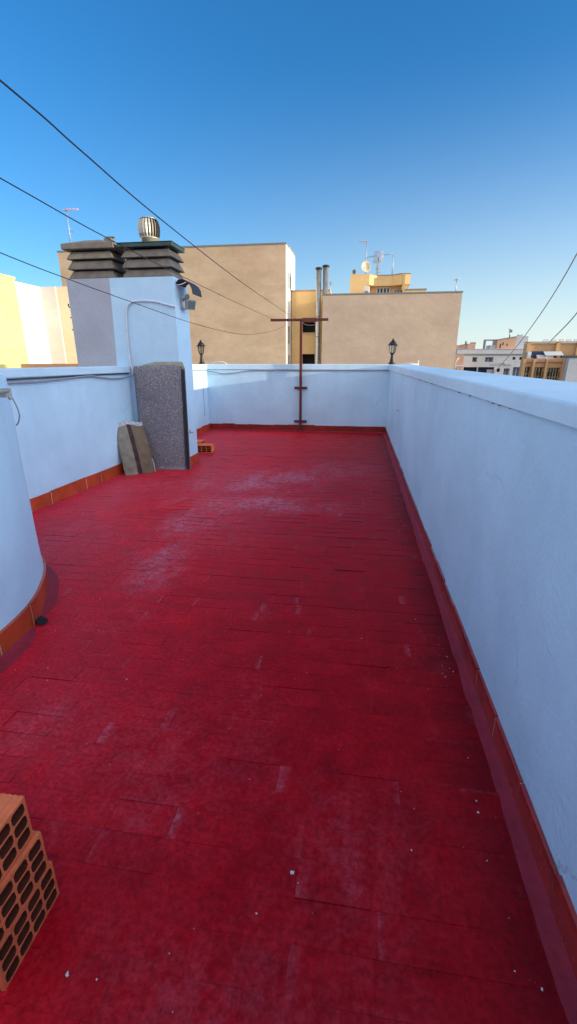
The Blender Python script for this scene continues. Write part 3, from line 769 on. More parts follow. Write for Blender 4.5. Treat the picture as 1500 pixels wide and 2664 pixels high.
b=MB(); lean_sheet(b,lambda v:-2.155,lambda v:-2.128,5.512,5.570,.012,lambda u:1.25,nx=2,warp=.002,m_front=0,m_edge=0,seed=6)
b.build('blue_edge',[M['board_blue'],M['board_blue']],bs)

sk=thing('paper_sack',(-2.7,5.2,0),'flattened brown paper sack with a dark stripe leaning beside the roofing sheet','sack')
P1=Vector((-2.81,5.10,0)); P2=Vector((-2.525,5.36,0)); du=(P2-P1); wd=du.length; du.normalize(); nn=Vector((du.y,-du.x,0))
b=MB(); nx,nz=28,30
def sack_pt(u,v,side):
    z=.61*v+.035*v*max(0,1-abs(u-.45)*3)
    xx=wd*(u-.5)*(1-.10*v*v)+ -.045*v
    bulge=.052*(math.sin(math.pi*min(1,max(0,u)))**.5)*(math.sin(math.pi*min(.985,.06+v*.92))**.45)
    wr=.013*noise.noise(Vector((u*7,v*9,side)))+.007*noise.noise(Vector((u*16,v*11,side)))
    crease=-.014*math.exp(-((u-.48)/.07)**2)
    off=-.185*v+.03+(bulge+wr+crease if side>0 else -bulge*.6+wr*.5)
    p=(P1+P2)/2+du*xx+nn*off
    return (p.x,p.y,.004+z)
for side in (1,-1):
    i0=len(b.v)
    for q in range(nz+1):
        for k in range(nx+1): b.v.append(sack_pt(k/nx,q/nz,side))
    for q in range(nz):
        for k in range(nx):
            a=i0+q*(nx+1)+k; u=(k+.5)/nx; v=(q+.5)/nz
            b.f.append((a,a+1,a+nx+2,a+nx+1) if side>0 else (a,a+nx+1,a+nx+2,a+1))
            mi=0 if u<.38 else (2 if u<.55 else 1)
            if v>.93: mi=3
            if u>.95 and v<.28: mi=3
            if side<0: mi=1
            b.m.append(mi); b.sm.append(True)
n1=(nx+1)*(nz+1)
for q in range(nz):
    for k in (0,nx):
        a=q*(nx+1)+k; c=a+nx+1; b.f.append((a,c,n1+c,n1+a)); b.m.append(1 if k else 2); b.sm.append(True)
for k in range(nx):
    for q in (0,nz):
        a=q*(nx+1)+k; b.f.append((a,a+1,n1+a+1,n1+a)); b.m.append(3 if q else 0); b.sm.append(True)
b.build('sack_body',[M['paper_green'],M['paper_brown'],M['paper_plum'],M['paper_white']],sk)
# torn white end folded over at the top, with smudged print
b=MB()
for k in range(8):
    u0,u1=.12+.1*k,.12+.1*(k+1)
    p0=Vector(sack_pt(u0,.99,1)); p1=Vector(sack_pt(u1,.99,1)); d=.05+.018*noise.noise(Vector((k*.9,2,1))); d2=.05+.018*noise.noise(Vector(((k+1)*.9,2,1)))
    b.face([tuple(p0+nn*.012-Vector((0,0,d))),tuple(p1+nn*.012-Vector((0,0,d2))),tuple(p1+nn*.006+Vector((0,0,.012))),tuple(p0+nn*.006+Vector((0,0,.012)))],0,True)
fl=b.build('folded_top',M['paper_white'],sk)
b=MB(); rnd=random.Random(2)
for k in range(7):
    u=.56+.045*k; p=Vector(sack_pt(u,.98,1))+nn*.0145-Vector((0,0,.018+.006*(k%2))); h=.006
    b.face([tuple(p-du*.006-Vector((0,0,h))),tuple(p+du*.006-Vector((0,0,h))),tuple(p+du*.006+Vector((0,0,h))),tuple(p-du*.006+Vector((0,0,h)))])
b.build('print_smudge',M['cable_grey'],sk)

# ------------------------------------------------------------------ hollow bricks
def brick_mesh(L,Hh,D,cols,rows,margin=.0075,gap=.0065):
    """hollow clay brick: openings on the +x end run right through to the back; local: y 0..L, z 0..H, x -D..0"""
    b=MB(); cw=(L-2*margin-(cols-1)*gap)/cols; chh=(Hh-2*margin-(rows-1)*gap)/rows
    ys=[0]+[margin+k*(cw+gap)-gap/2 for k in range(1,cols)]+[L]
    zs=[0]+[margin+k*(chh+gap)-gap/2 for k in range(1,rows)]+[Hh]
    for c in range(cols):
        for r_ in range(rows):
            y0,y1=margin+c*(cw+gap),margin+c*(cw+gap)+cw; z0,z1=margin+r_*(chh+gap),margin+r_*(chh+gap)+chh; k=.2*min(cw,chh)
            ring=[(y0+k,z0),(y1-k,z0),(y1,z0+k),(y1,z1-k),(y1-k,z1),(y0+k,z1),(y0,z1-k),(y0,z0+k)]
            cell=[(ys[c],zs[r_]),(ys[c+1],zs[r_]),(ys[c+1],zs[r_+1]),(ys[c],zs[r_+1])]
            for X,flip in ((0,False),(-D,True)):
                P=lambda p:(X,p[0],p[1])
                polys=[[cell[0],cell[1],ring[1],ring[0]],[cell[1],ring[2],ring[1]],[cell[1],cell[2],ring[3],ring[2]],[cell[2],ring[4],ring[3]],
                       [cell[2],cell[3],ring[5],ring[4]],[cell[3],ring[6],ring[5]],[cell[3],cell[0],ring[7],ring[6]],[cell[0],ring[0],ring[7]]]
                for q in polys: b.face([P(p) for p in (q[::-1] if flip else q)],0)
            for a in range(8):
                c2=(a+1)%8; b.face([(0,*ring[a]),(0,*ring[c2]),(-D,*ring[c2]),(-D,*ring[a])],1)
    # ribbed outer skin: top, bottom and the two long sides
    n=20
    for s in range(n):
        xa,xb=-D*s/n,-D*(s+1)/n
        for (y0,z0,y1,z1,nv) in ((0,Hh,L,Hh,(0,0,1)),(L,Hh,L,0,(0,1,0)),(L,0,0,0,(0,0,-1)),(0,0,0,Hh,(0,-1,0))):
            e=.0024; xm=(xa+xb)/2
            a=(xa,y0,z0);b1=(xa,y1,z1);c=(xb,y1,z1);d=(xb,y0,z0)
            m0=(xm,y0+nv[1]*e,z0+nv[2]*e); m1=(xm,y1+nv[1]*e,z1+nv[2]*e)
            b.face([a,b1,m1,m0][::-1],0); b.face([m0,m1,c,d][::-1],0)
    return b
def put_brick(mb,loc,rz,label,group):
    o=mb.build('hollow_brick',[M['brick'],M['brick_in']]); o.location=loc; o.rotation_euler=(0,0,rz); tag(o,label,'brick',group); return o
bm_=brick_mesh(.198,.122,.30,4,3)
o=put_brick(bm_,(-.722,.520,.001),R(.6),'bottom hollow brick of the stack in the lower left corner, lying on the red floor','stacked hollow bricks')
for (loc,rz,lab) in (((-.724,.506,.1255),R(-.8),'middle hollow brick in the stack in the lower left corner'),((-.731,.498,.250),R(1.2),'topmost hollow brick of the stack, its smooth orange upper face showing')):
    c=o.copy(); COL.objects.link(c); c.location=loc; c.rotation_euler=(0,0,rz); c['label']=lab
bm2=brick_mesh(.24,.11,.20,3,3)
o=put_brick(bm2,(-2.44,6.93,.001),R(8),'small hollow brick on the floor behind the chimney, holes facing the terrace','bricks behind the chimney')
c=o.copy(); COL.objects.link(c); c.location=(-2.42,6.62,.001); c.rotation_euler=(0,0,R(-84)); c['label']='hollow brick half hidden behind the chimney corner, turned end on'

# ------------------------------------------------------------------ flakes of paint and mortar on the floor
rnd=random.Random(21)
spots=[(-.119,.857,.011),(-.6,.564,.011),(.075,2.011,.006),(-.956,1.542,.006),(.434,1.118,.006),(.215,.969,.004),(-.194,.748,.005),(.473,.699,.006),(-.528,.567,.004),(-2.45,3.6,.007)]
fm=None
for (x,y,s) in spots:
    b=MB(); pts=[]
    for k in range(7):
        t=2*math.pi*k/7; rr=s*.62*rnd.uniform(.4,1.25); pts.append((rr*math.cos(t),rr*.8*math.sin(t)))
    b.prism(pts,'z',.0,s*.35)
    o=b.build('paint_flake',M['flake']); o.location=(x,y,.0035); o.rotation_euler=(R(rnd.uniform(-6,6)),R(rnd.uniform(-6,6)),rnd.uniform(0,6)); tag(o,'tiny white flake of paint or mortar lying on the red floor','flake','flakes on the floor')

b=MB(); rnd=random.Random(77)
for k in range(420):
    if k%3: x=XR-.075-abs(rnd.gauss(0,.05)); y=rnd.uniform(.3,8.9)
    elif k%2: x=rnd.uniform(-2.7,.45); y=rnd.uniform(.3,6)
    else: y=rnd.uniform(1.4,5.0); x=(-1.52 if y<1.9 else -2.80+.0*y)+abs(rnd.gauss(0,.08)) if y<1.9 or y>3.4 else -1.45+rnd.gauss(0,.1)
    s_=rnd.uniform(.0012,.0034); z0=.003
    pts=[(x+s_*rnd.uniform(.5,1)*math.cos(t),y+s_*rnd.uniform(.5,1)*math.sin(t)) for t in (0,1.3,2.5,3.8,5.1)]
    b.prism(pts,'z',z0,z0+s_*.7,rnd.choice((0,1,1,2)))
o=b.build('floor_grit',[M['flake'],M['grit_dark'],M['fillet']]); o['kind']='stuff'; tag(o,'scattered grit and crumbs lying along the foot of the walls','grit')

# ------------------------------------------------------------------ the neighbourhood
G=-15
b=MB(); b.face([(-1500,-1500,G),(1500,-1500,G),(1500,1500,G),(-1500,1500,G)]); struct(b.build('ground',M['asphalt']))
def pane(parent,x0,x1,z0,z1,y,mat,fr=None,bars=1,hb=0,w=.06,name='window'):
    b=MB(); b.face([(x0,y,z0),(x1,y,z0),(x1,y,z1),(x0,y,z1)]); f=b.build(name,mat,parent)
    if fr:
        b=MB(); y2=y-.05
        for (a,c,d,e) in [(x0,x1,z0,z0+w),(x0,x1,z1-w,z1)]: b.box(a,c,y2,y-.002,d,e)
        b.box(x0,x0+w,y2,y-.002,z0+w,z1-w); b.box(x1-w,x1,y2,y-.002,z0+w,z1-w)
        for k in range(1,bars+1):
            xx=x0+(x1-x0)*k/(bars+1); b.box(xx-w/2,xx+w/2,y2,y-.002,z0+w,z1-w)
        for k in range(1,hb+1):
            zz=z0+(z1-z0)*k/(hb+1); b.box(x0+w,x1-w,y2+.012,y-.002,zz-w/2,zz+w/2)
        fo=b.build('frame',fr,parent); fo.parent=f
    return f

# A: tall beige gable
A=thing('apartment_building',(-12,32,G),'tall blank beige building behind the chimney, its right flank white in the sun','building')
b=MB(); b.box(-20.63,-4.91,32,35.75,G,8.34); b.build('wall',M['beigeA'],A)
b=MB(); b.box(-4.909,-4.893,32.001,35.75,G,8.339); b.build('sunlit_flank_skin',M['sunlit_flank'],A)
b=MB(); b.box(-20.66,-4.86,31.97,35.78,8.341,8.43); b.build('roof_edge',M['trim'],A)
for (y0,y1,z0,z1) in ((33.0,33.25,5.95,6.9),(33.55,33.9,5.85,6.75),(33.0,33.2,2.5,3.6),(33.0,33.2,.8,1.7)):
    b=MB(); b.box(-4.892,-4.872,y0,y1,z0,z1); b.build('window',M['win_dark'],A)
# B: ochre recess
B=thing('apartment_building',(-3.6,33.8,G),'ochre building wall recessed between the two beige gables, with dark openings','building')
b=MB(); H1=[(-4.10,-3.05,3.22,3.92),(-4.10,-3.05,-.6,1.80)]
b.facade(-4.85,-2.2,G,5.86,33.8,H1,.5); b.box(-4.85,-2.2,34.3,36,G,5.859,0,'f'); b.face([(-4.85,33.8,5.86),(-2.2,33.8,5.86),(-2.2,34.3,5.86),(-4.85,34.3,5.86)]); b.build('wall',M['ochre'],B)
b=MB(); b.box(-4.87,-2.2,33.77,36,5.861,5.93); b.build('roof_edge',M['brown_cap'],B)
for h in H1: pane(B,h[0]-.01,h[1]+.01,h[2]-.01,h[3]+.01,34.29,M['black'])
b=MB(); b.box(-4.12,-3.03,33.74,33.799,3.15,3.22); b.build('sill',M['beigeA'],B)
# C: low beige gable
Cc=thing('apartment_building',(1.6,32.2,G),'lower blank beige building to the right of the flue pipes','building')
b=MB(); b.box(-2.578,6.125,32.2,32.95,G,5.375); b.box(-2.2,6.12,32.951,36.9,G,5.30); b.build('wall',M['beigeC'],Cc)
b=MB(); b.box(-2.61,6.16,32.17,33.0,5.376,5.462); b.build('roof_edge',M['trim'],Cc)
# flue pipes
def flue(x,y,r,zt,label):
    t=thing('flue_pipe',(x,y,G),label,'flue pipe','flue pipes between the buildings')
    b=MB(); b.lathe([(r,0),(r,zt-G-.15)],(x,y,G),24); b.build('pipe',M['steel'],t)
    for z in (.8,2.9,4.2): 
        b=MB(); b.lathe([(r+.003,0),(r+.022,.02),(r+.022,.07),(r+.003,.09)],(x,y,z),24); b.build('joint_band',M['steel'],t)
    b=MB(); b.lathe([(r+.002,0),(r+.05,.03),(r+.05,.12),(r+.01,.14)],(x,y,zt-.15),24); b.build('cap',M['dark_metal'],t)
flue(-2.965,33.3,.177,7.20,'galvanised flue pipe beside the ochre wall, left of the pair')
flue(-2.50,33.35,.187,7.33,'taller galvanised flue pipe beside the beige wall, right of the pair')

# penthouse behind C
Pn=thing('penthouse',(1.2,36.9,5.1),'ochre rooftop penthouse with a jutting roof band behind the lower beige building','building')
b=MB(); b.box(-.97,.40,37,41,4.9,7.33); b.build('side_block',M['ochre_top'],Pn)
b=MB(); b.box(.41,3.0,38.2,41,4.9,6.7); b.build('wall',M['ochre_top'],Pn)
band=[(.41,37.05),(.98,37.7),(2.15,37.7),(2.72,37.2),(3.36,37.3),(3.36,41),(.41,41)]
b=MB(); b.prism([(x,y) for x,y in band],'z',6.62,7.30); b.build('roof_band',M['ochre_top'],Pn)
b=MB(); b.prism([(x*1.004-.01,y-.03) for x,y in band],'z',7.301,7.36); b.build('roof_edge',M['trim'],Pn)
b=MB(); b.prism([(2.80,6.615),(3.30,6.615),(3.2,6.45),(2.96,6.3),(2.80,6.3)],'y',37.35,41); b.build('corbel',M['ochre_top'],Pn)
b=MB(); b.box(2.84,2.98,37.15,37.25,4.9,7.28); b.build('downpipe',M['frame_gold'],Pn)
pane(Pn,1.0,2.0,5.3,6.58,38.18,M['win_dark'],M['frame_white'],3,2,.07)
pane(Pn,2.3,2.95,5.3,6.42,38.18,M['win_blue'],M['frame_white'],2,0,.05)
b=MB(); b.box(3.0,4.5,37.4,41,4.9,6.25); b.build('low_wing',M['ochre_top'],Pn)
b=MB(); b.box(2.99,4.58,37.35,41,6.251,6.34); b.build('wing_edge',M['trim'],Pn)
b=MB(); b.box(-.80,-.62,37.5,37.7,7.331,7.5); b.lathe([(.08,0),(.14,.06),(.14,.16),(.06,.24)],(-.71,37.6,7.5),12); b.build('vent_pot',M['concrete'],Pn)
ac=thing('air_conditioner',(.25,36.4,5.3),'white air conditioner box standing on the roof in front of the penthouse','air conditioner')
b=MB(); b.box(.04,.46,36.2,36.55,5.31,6.40); b.build('casing',M['frame_white'],ac,.03)
b=MB(); b.lathe([(.17,0),(.17,.03)],(0,0,0),20); b.v=[(.24+x,36.198-z,5.95+y) for x,y,z in b.v]; b.build('fan_grille',M['trim'],ac)

def mast(name,x,y,z0,z1,r,label,parts):
    t=thing(name,(x,y,z0),label,'antenna'); b=MB(); b.tube([(x,y,z0),(x,y,z1)],r,8); b.build('pole',M['aerial'],t)
    for nm,mat,fn in parts:
        b=MB(); fn(b); b.build(nm,M[mat],t)
    return t
def yagi(cx,cy,cz,L,n,w,dirx=1,rr=.016,tilt=0):
    def fn(b):
        b.tube([(cx,cy,cz),(cx+dirx*L,cy,cz+tilt)],rr,6)
        for k in range(n):
            xx=cx+dirx*L*(k+.5)/n; ww=w*(1-.4*k/n); zz=cz+tilt*(k+.5)/n
            b.tube([(xx,cy-ww,zz),(xx,cy+ww,zz)],rr*.7,5); b.tube([(xx,cy,zz-ww*.55),(xx,cy,zz+ww*.55)],rr*.7,5)
    return fn
def grid(x0,x1,z0,z1,y,n=7):
    def fn(b):
        for k in range(n+1):
            xx=x0+(x1-x0)*k/n; b.tube([(xx,y,z0),(xx,y,z1)],.014,5)
        for k in range(n+3):
            zz=z0+(z1-z0)*k/(n+2); b.tube([(x0,y,zz),(x1,y,zz)],.014,5)
    return fn
def dish_fn(b):
    b.lathe([(.02,0),(.15,.02),(.25,.06),(.33,.13),(.345,.13),(.26,.045),(.15,.0),(.02,-.02)],(0,0,0),28)
    m=Matrix.Translation((.09,37.35,7.82)) @ Matrix.Rotation(R(18),4,'Z') @ Matrix.Rotation(R(80),4,'X')
    b.v=[tuple(m@Vector((x*1.0,y*1.12,z))) for x,y,z in b.v]
def dish_arm(b):
    b.tube([(.05,37.3,7.5),(-.02,36.95,7.72)],.015,6); b.box(-.06,.03,36.9,36.98,7.68,7.76)
mast('antenna_mast',.11,37.6,7.33,9.62,.03,'tall antenna mast with a satellite dish and two aerials on the penthouse',
     [('yagi_aerial','aerial_red',yagi(.1,37.6,9.55,-.55,5,.24,1)),
      ('boom','aerial',yagi(.1,37.6,8.52,.75,4,.14,1,.022,.08)),
      ('reflector_grid','aerial',grid(.66,1.32,8.12,8.85,37.55)),
      ('dish','dish',dish_fn),('dish_arm','aerial',dish_arm)])
mast('antenna_mast',1.0,37.6,7.34,8.56,.026,'shorter antenna mast hung with small boxes, right of the satellite dish',[('antenna_box','aerial',lambda b:b.box(.90,1.02,37.4,37.56,7.9,8.14)),('antenna_box','aerial',lambda b:b.box(.84,1.08,37.42,37.58,7.70,7.84)),('antenna_box','aerial',lambda b:b.box(.86,.98,37.4,37.58,7.42,7.66)),('antenna_box','aerial',lambda b:b.box(.92,1.06,37.42,37.57,8.45,8.56)),('side_rod','aerial',lambda b:b.tube([(1.0,37.6,7.5),(1.3,37.5,7.48)],.012,5))])
def armfn(b): b.tube([(2.06,37.8,8.72),(1.75,37.8,8.71),(1.42,37.8,8.66)],.022,6)
mast('antenna_mast',2.06,37.8,7.34,8.72,.034,'bare pole with a bent arm on the penthouse roof',[('arm','aerial',armfn)])
mast('antenna_mast',5.86,33.0,5.3,6.29,.03,'small antenna on the right end of the lower beige roof',[('crossbar','aerial',lambda b:(b.tube([(5.68,33,6.18),(6.04,33,6.31)],.02,5),b.tube([(5.76,32.9,6.25),(5.84,33.1,6.2)],.016,5)))])
mast('antenna_mast',-2.16,33.1,5.3,6.25,.022,'thin antenna rod beside the flue pipes',[('tip','aerial',lambda b:b.box(-2.21,-2.09,33.06,33.14,6.12,6.3))])
mast('antenna_mast',-20.1,32.9,8.43,11.2,.03,'slender lattice antenna above the left louvred vent',[('yagi_aerial','aerial_red',yagi(-20.3,32.9,11.05,1.1,6,.2,1,.02)),*[('rung','aerial',lambda b,k=k:b.tube([(-20.2,32.9,8.6+.3*k),(-19.98,32.9,8.75+.3*k)],.012,4)) for k in range(5)],('dipole','aerial',lambda b:b.tube([(-20.1,32.9,9.75),(-19.5,32.9,9.72)],.016,5))])

# L: the sunlit house on the left
L=thing('house',(-9.5,11,G),'cream yellow house on the left, its wall blazing in the sun','building')
b=MB(); b.box(-13,-9,6,11.9,G,3.37); b.build('wall',M['yellow'],L)
b=MB(); b.box(-13,-8.985,5.98,11.92,3.371,3.42); b.build('roof_edge',M['yellow'],L)
b=MB(); b.box(-13,-9.005,11.901,12.95,G,3.32); b.build('rear_wall',M['white_L'],L)
for z,y1 in ((2.42,11.6),(1.62,11.9)):
    b=MB(); b.tube([(-8.99,8,z),(-8.99,y1,z)],.012,6); b.build('cable',M['dish'],L)
b=MB(); b.box(-8.999,-8.96,10.95,11.1,2.28,2.40); b.build('junction_box',M['dish'],L)
L2=thing('house',(-7.5,12.95,G),'peach house wall with a painted grey shadow strip between the yellow house and the chimney','building')
b=MB(); b.box(-8.998,-8.55,12.90,12.949,G,3.325); b.build('shade_strip',M['shadeL'],L2)  # grey strip added for the shadow at the house corner
b=MB(); b.box(-13,-7.2,12.95,14.4,G,3.33); b.build('wall',M['beigeL'],L2)
nb=thing('neighbour_parapet',(-6,9,0),'low ochre parapet of the neighbouring roof beyond the left coping','parapet')
b=MB(); b.box(-6.99,-3.9,9.0,9.2,0,1.288); b.build('far_run',M['brown_cap'],nb)
b=MB(); b.box(-7.2,-7.0,3,9.2,0,1.284); b.build('side_run',M['yellow'],nb)
b=MB(); b.box(-13,-3.56,-2,12.7,G,0.0); struct(b.build('neighbour_roof',M['roofgrey']))

# handrail stub behind the right corner
b=MB(); b.tube([(.92,10.5,1.285),(1.24,10.5,1.272)],.018,8); b.tube([(1.245,10.5,1.0),(1.245,10.5,1.36)],.014,8); o=b.build('handrail',M['frame_white']); tag(o,'white handrail end just showing over the far right coping','handrail')

# F1: long white apartment block on the right horizon
F1=thing('apartment_building',(34,110,G),'long pale grey apartment block on the right horizon with small dark windows','building')
holes=[(24.63,25.62,1.05,2.09),(27.28,29.0,1.05,2.09),(32.98,33.58,1.55,2.12),(34.38,35.02,1.55,2.12),(36.04,37.2,1.75,2.12),
       (22.97,29.5,-2.6,0.0),(30.05,30.73,-1.03,-.27),(31.5,32.75,-2.8,-.26),(33.4,35.27,-2.8,.02)]
b=MB(); b.facade(21.2,46,G,3.7,110,holes,.9); b.box(21.2,46,110.9,124,G,3.699,0,'f')
b.face([(21.2,110,3.7),(46,110,3.7),(46,110.9,3.7),(21.2,110.9,3.7)]); b.face([(21.2,110,G),(21.2,110,3.7),(21.2,110.9,3.7),(21.2,110.9,G)]); b.build('wall',M['white_far'],F1)
b=MB(); b.box(21.15,46,109.75,109.995,2.60,2.78); b.build('ledge',M['trim'],F1)
b=MB(); b.box(21.15,46,109.9,124,3.701,3.8); b.build('roof_edge',M['white_far'],F1)
for k,h in enumerate(holes):
    mt=M['win_blue'] if k in (1,7,8) else M['win_dark']
    pane(F1,h[0]-.01,h[1]+.01,h[2]-.01,h[3]+.01,110.88,mt,M['frame_white'] if k in (0,1,7,8) else None,1,0,.1)
b=MB(); b.box(25.9,26.05,109.99,110.7,-2.6,-.002); b.build('balcony_pillar',M['grey_far'],F1)
b=MB(); b.box(28.1,29.4,110.6,110.7,-2.6,-.5); b.build('balcony_screen',M['grey_far'],F1)
b=MB(); b.box(31.3,32.9,109.6,109.98,.52,.95); b.build('air_conditioner_shelf',M['white_far'],F1)
# roof house of F1
RH=thing('roof_house',(32.5,113,3.8),'salmon and pale rooftop house on top of the long apartment block','building')
b=MB(); b.box(28.6,29.9,112.5,116,3.8,4.62); b.build('low_annex',M['white_far'],RH)
b=MB(); b.prism([(29.9,3.8),(33.7,3.8),(33.7,6.25),(32.4,6.05),(29.9,5.65)],'y',112,116); b.build('wall',M['pink_far'],RH)
b=MB(); b.prism([(29.8,5.66),(32.4,6.06),(33.72,6.26),(33.72,6.40),(32.4,6.24),(29.8,5.80)],'y',111.9,116); b.build('roof',M['trim'],RH)
b=MB(); b.box(33.72,36.2,112,116,3.8,6.45); b.build('tower',M['white_far'],RH)
b=MB(); b.box(34.1,35.0,112,113,6.451,6.75); b.build('tower_cap',M['white_far'],RH)
for (x0,x1,z0,z1) in ((30.5,30.75,4.0,4.9),(31.0,31.25,4.6,5.2),(31.9,32.1,4.4,4.9)):
    pane(RH,x0,x1,z0,z1,111.98,M['win_dark'])
pg=thing('pergola',(28,113,3.8),'dark flat pergola frame on the roof of the pale apartment block','pergola')
b=MB(); b.box(27.2,30.3,112.5,113,5.55,5.82); b.build('beam',M['trim'],pg)
b=MB(); b.box(27.2,27.6,112.5,113,3.8,5.55); b.build('post',M['trim'],pg)
mast('antenna_mast',32.35,112.2,6.1,7.9,.14,'thick dark antenna on the salmon rooftop house',[('head','trim',lambda b:(b.box(32.15,32.7,112,112.4,7.2,7.75),b.tube([(31.9,112.2,8.0),(32.3,112.2,7.6)],.06,5)))])
# left neighbour of F1, and the tan block behind
Q=thing('house',(20.5,108,G),'narrow salmon house squeezed between the beige gable and the pale apartment block','building')
b=MB(); HQ=[(20.2,20.8,-1.4,-.3),(21.0,21.6,-1.5,-.5),(19.4,19.9,-1.4,-.3)]
b.facade(17,21.9,G,2.6,106,HQ,.4); b.box(17,21.9,106.4,109,G,2.599,0,'f'); b.face([(17,106,2.6),(21.9,106,2.6),(21.9,106.4,2.6),(17,106.4,2.6)]); b.face([(21.9,106,G),(21.9,106.4,G),(21.9,106.4,2.6),(21.9,106,2.6)]); b.build('wall',M['pink_far'],Q)
for h in HQ: pane(Q,h[0]-.01,h[1]+.01,h[2]-.01,h[3]+.01,106.38,M['win_dark'])
b=MB(); b.tube([(20.3,105.8,-2),(20.35,105.8,1.2),(20.9,105.8,2.0)],.09,6); b.build('downpipe',M['frame_white'],Q)
b=MB(); b.box(17,21.93,105.9,109,.2,.42); b.build('ledge',M['frame_white'],Q)
T=thing('apartment_building',(22,140,G),'tan block with an uneven roofline far behind the pale apartment block','building')
b=MB(); b.box(22,31.6,140,150,G,5.5); b.box(25.2,26.4,139.8,145,5.5,5.9); b.box(29.5,31.6,139.7,150,G,5.85); b.build('wall',M['pink_far'],T)
b=MB(); b.box(29.0,29.3,140,141,5.5,6.5); b.box(23.6,23.8,140,141,5.5,6.7); b.box(30.4,31.8,140.2,141,5.851,6.2); b.build('roof_clutter',M['trim'],T)

# F2: tan building nearer on the right
F2=thing('apartment_building',(32,76,G),'tan apartment building at the right edge with pilasters, terrace awnings and barred windows','building')
b=MB(); b.box(25.75,46,80,81.2,1.3,3.95); b.build('upper_storey',M['tan_far'],F2)
for x in (25.75,30.0,33.0,36):
    b=MB(); b.box(x,x+.55,79.6,79.995,1.3,4.05); b.build('pilaster',M['tan_far'],F2)
b=MB(); b.box(25.7,46,79.55,81.3,4.06,4.16); b.build('roof_edge',M['brown_cap'],F2)
for k in range(8):
    b=MB(); b.box(28.2+k*1.1,28.9+k*1.1,80,80.2,4.161,4.5); b.build('roof_rail',M['frame_white'],F2)
holes=[(24.72,25.62,-1.6,.5),(26.08,27.42,-2.2,.44),(27.85,29.75,-2.4,.38)]
b=MB(); b.facade(24.3,30.05,G,1.5,76,holes,.5); b.box(24.3,30.05,76.5,77.0,G,1.499,0,'f'); b.face([(24.3,76,1.5),(30.05,76,1.5),(30.05,76.5,1.5),(24.3,76.5,1.5)]); b.face([(24.3,76,G),(24.3,76,1.5),(24.3,76.5,1.5),(24.3,76.5,G)]); b.build('lower_storey',M['tan_far'],F2)
for (x0,x1) in ((24.2,24.65),(25.66,26.02),(27.46,27.8),(29.8,30.1)):
    b=MB(); b.box(x0,x1,75.6,75.995,G,1.6); b.build('pilaster',M['tan_far'],F2)
for (x0,x1) in ((24.66,25.65),(26.03,27.45),(27.81,29.79)):
    b=MB(); b.box(x0,x1,75.75,75.996,1.15,1.72); b.build('parapet_panel',M['brown_cap'],F2)
for k,h in enumerate(holes):
    pane(F2,h[0]-.01,h[1]+.01,h[2]-.01,h[3]+.01,76.48,M['win_dark'],M['frame_gold'],(1,2,4)[k],1,.09)
b=MB(); 
for k in range(12): b.box(26.1+k*.32,26.14+k*.32,75.85,75.9,-1.0,-.3)
b.box(26.05,29.75,75.84,75.91,-.3,-.24); b.build('balcony_rail',M['dark_metal'],F2)
b=MB(); b.box(26.4,30.3,79.5,79.95,1.5,2.75); b.build('terrace_shade',M['blind_blue'],F2)
b=MB(); b.prism([(78.4,2.2),(79.4,2.72),(79.4,2.62),(78.4,2.1)],'x',28.2,30.8); b.prism([(78.6,1.7),(79.3,2.2),(79.3,2.1),(78.6,1.6)],'x',27.2,29.6); b.build('awning',M['awning'],F2)
b=MB(); b.box(25.85,26.35,79.0,79.5,1.5,2.7); b.build('white_post',M['frame_white'],F2)
b=MB(); b.box(30.7,34,78.6,79.2,1.5,2.1); b.build('planter',M['green_cap'],F2)
pw=thing('party_wall',(32,75,G),'plain blue grey rendered wall block at the right edge of the view','building')
b=MB(); b.box(30.11,40,74.5,78,G,1.68); b.build('wall',M['grey_far'],pw)
b=MB(); b.box(30.08,40,74.45,78,1.681,1.74); b.build('roof_edge',M['trim'],pw)

# thin overhead ropes on the right
for pts,lab in (([(2.9,6.2,4.5),(3.46,9.0,3.03),(4.4,14.0,1.95),(5.35,20.0,.88),(5.7,23,.4)],'thin pale rope slanting down on the right past the pale apartment block'),
                ([(3.2,7.6,2.5),(3.63,9.0,2.13),(5.08,14.0,1.83),(10.8,30.0,2.27),(14,40,2.8)],'short thin rope at the right edge, falling towards the tan building')):
    b=MB(); b.tube(catmull(pts,8),.011,6); o=b.build('rope',M['aerial']); tag(o,lab,'rope','ropes in the sky on the right')

# unseen neighbour added to the right to keep the terrace in shade
SUN_EL, SUN_AZ = R(6.9), R(-7.5)
nbk=thing('apartment_building',(15,0,G),'plain unseen neighbouring building added to the right to shade the terrace','building')
b=MB(); b.box(12,13.4,-30,5.92,G,4.34); b.build('wall',M['beigeC'],nbk)

sh=thing('unseen_stair_house',(-.8,-2,0),'unseen white stair house added behind the viewer to darken the near floor','building')  # added out of view so the near floor turns darker
b=MB(); b.box(-3.5,.54,-5.2,-2.6,-.02,2.5); b.build('wall',M['white'],sh)
b=MB(); b.box(-3.56,.54,-5.26,-2.55,2.501,2.6); b.build('roof_edge',M['coping'],sh)

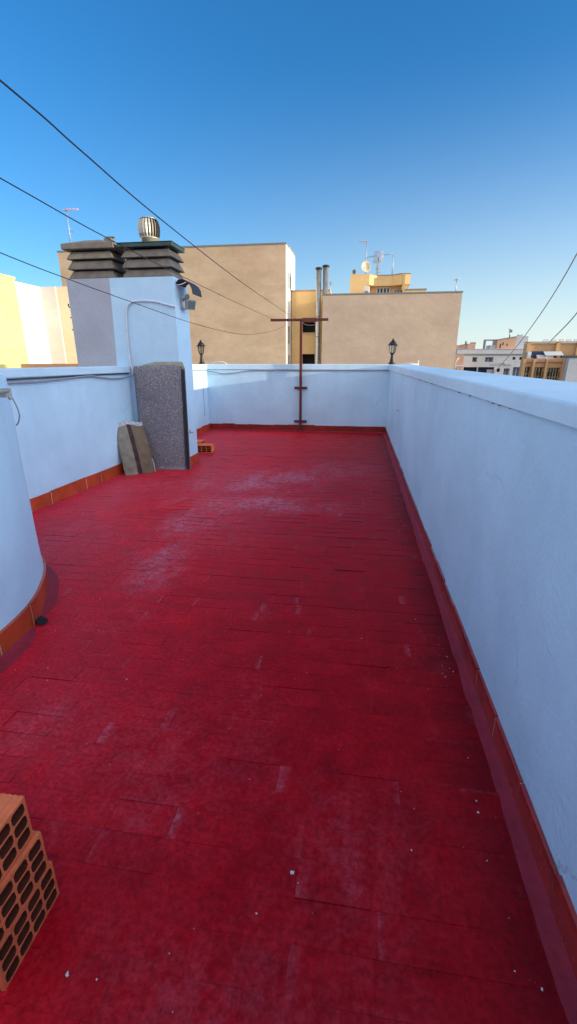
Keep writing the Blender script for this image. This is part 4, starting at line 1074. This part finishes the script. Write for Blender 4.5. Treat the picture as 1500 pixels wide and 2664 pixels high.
# ------------------------------------------------------------------ light, sky, camera
sun=bpy.data.lights.new('sun','SUN'); sun.energy=6.0; sun.angle=R(.53); sun.color=(1,.84,.58)
so=bpy.data.objects.new('sun',sun); COL.objects.link(so)
d=Vector((math.cos(SUN_AZ)*math.cos(SUN_EL),math.sin(SUN_AZ)*math.cos(SUN_EL),math.sin(SUN_EL)))
so.rotation_euler=(-d).to_track_quat('-Z','Y').to_euler(); so.location=(20,0,20)
w=bpy.data.worlds.new('World'); SC.world=w; w.use_nodes=True; nt=w.node_tree
bg=nt.nodes['Background']; sky=nt.nodes.new('ShaderNodeTexSky'); sky.sky_type='NISHITA'; sky.sun_disc=False
sky.sun_elevation=SUN_EL; sky.sun_rotation=R(90)-SUN_AZ; sky.altitude=0; sky.air_density=1.0; sky.dust_density=.3; sky.ozone_density=4.0
hs=N(nt,'ShaderNodeHueSaturation'); hs.inputs['Saturation'].default_value=1.13; hs.inputs['Value'].default_value=2.22; hs.inputs['Hue'].default_value=.502
nt.links.new(sky.outputs[0],hs.inputs['Color'])
tc_=N(nt,'ShaderNodeTexCoord'); sp_=N(nt,'ShaderNodeSeparateXYZ'); nt.links.new(tc_.outputs['Generated'],sp_.inputs[0])
def mrange(v,a,b,c,d,kind='SMOOTHSTEP'):
    n=N(nt,'ShaderNodeMapRange',interpolation_type=kind)
    for i,x in enumerate((v,a,b,c,d)):
        if hasattr(x,'is_output'): nt.links.new(x,n.inputs[i])
        else: n.inputs[i].default_value=x
    return n.outputs[0]
S_=.15
# sea haze low on the sun side, fill brightness added to the unseen sky behind and beside the viewer
hz=math_(nt,'MULTIPLY',math_(nt,'POWER',mrange(sp_.outputs['Z'],0,.46,1,0,'LINEAR'),1.9),mrange(sp_.outputs['X'],-.75,.45,.10,.95))
c1=mix(nt,hz,hs.outputs[0],(.86/S_,.98/S_,1.0/S_))
back_fill=mrange(sp_.outputs['Y'],.25,-.65,0,.85)
c2=mix(nt,back_fill,c1,(1.32/S_,1.28/S_,1.32/S_))
glow=mrange(sp_.outputs['X'],.42,.95,0,.8)
c2=mix(nt,glow,c2,(2.9/S_,3.3/S_,3.7/S_))
left=mrange(sp_.outputs['X'],-.64,-.98,0,.8)
c2=mix(nt,left,c2,(1.35/S_,1.65/S_,1.85/S_))
nt.links.new(c2,bg.inputs['Color']); bg.inputs['Strength'].default_value=S_

cam=bpy.data.cameras.new('camera'); co=bpy.data.objects.new('camera',cam); COL.objects.link(co)
cam.sensor_fit='VERTICAL'; cam.sensor_height=36; cam.sensor_width=36; cam.lens=15.84; cam.clip_start=.05; cam.clip_end=4000
co.location=(0,0,1.35); co.rotation_euler=(R(90-18.564),0,R(8.471))
SC.camera=co
SC.view_settings.view_transform='Standard'; SC.view_settings.look='None'; SC.view_settings.exposure=0; SC.view_settings.gamma=1
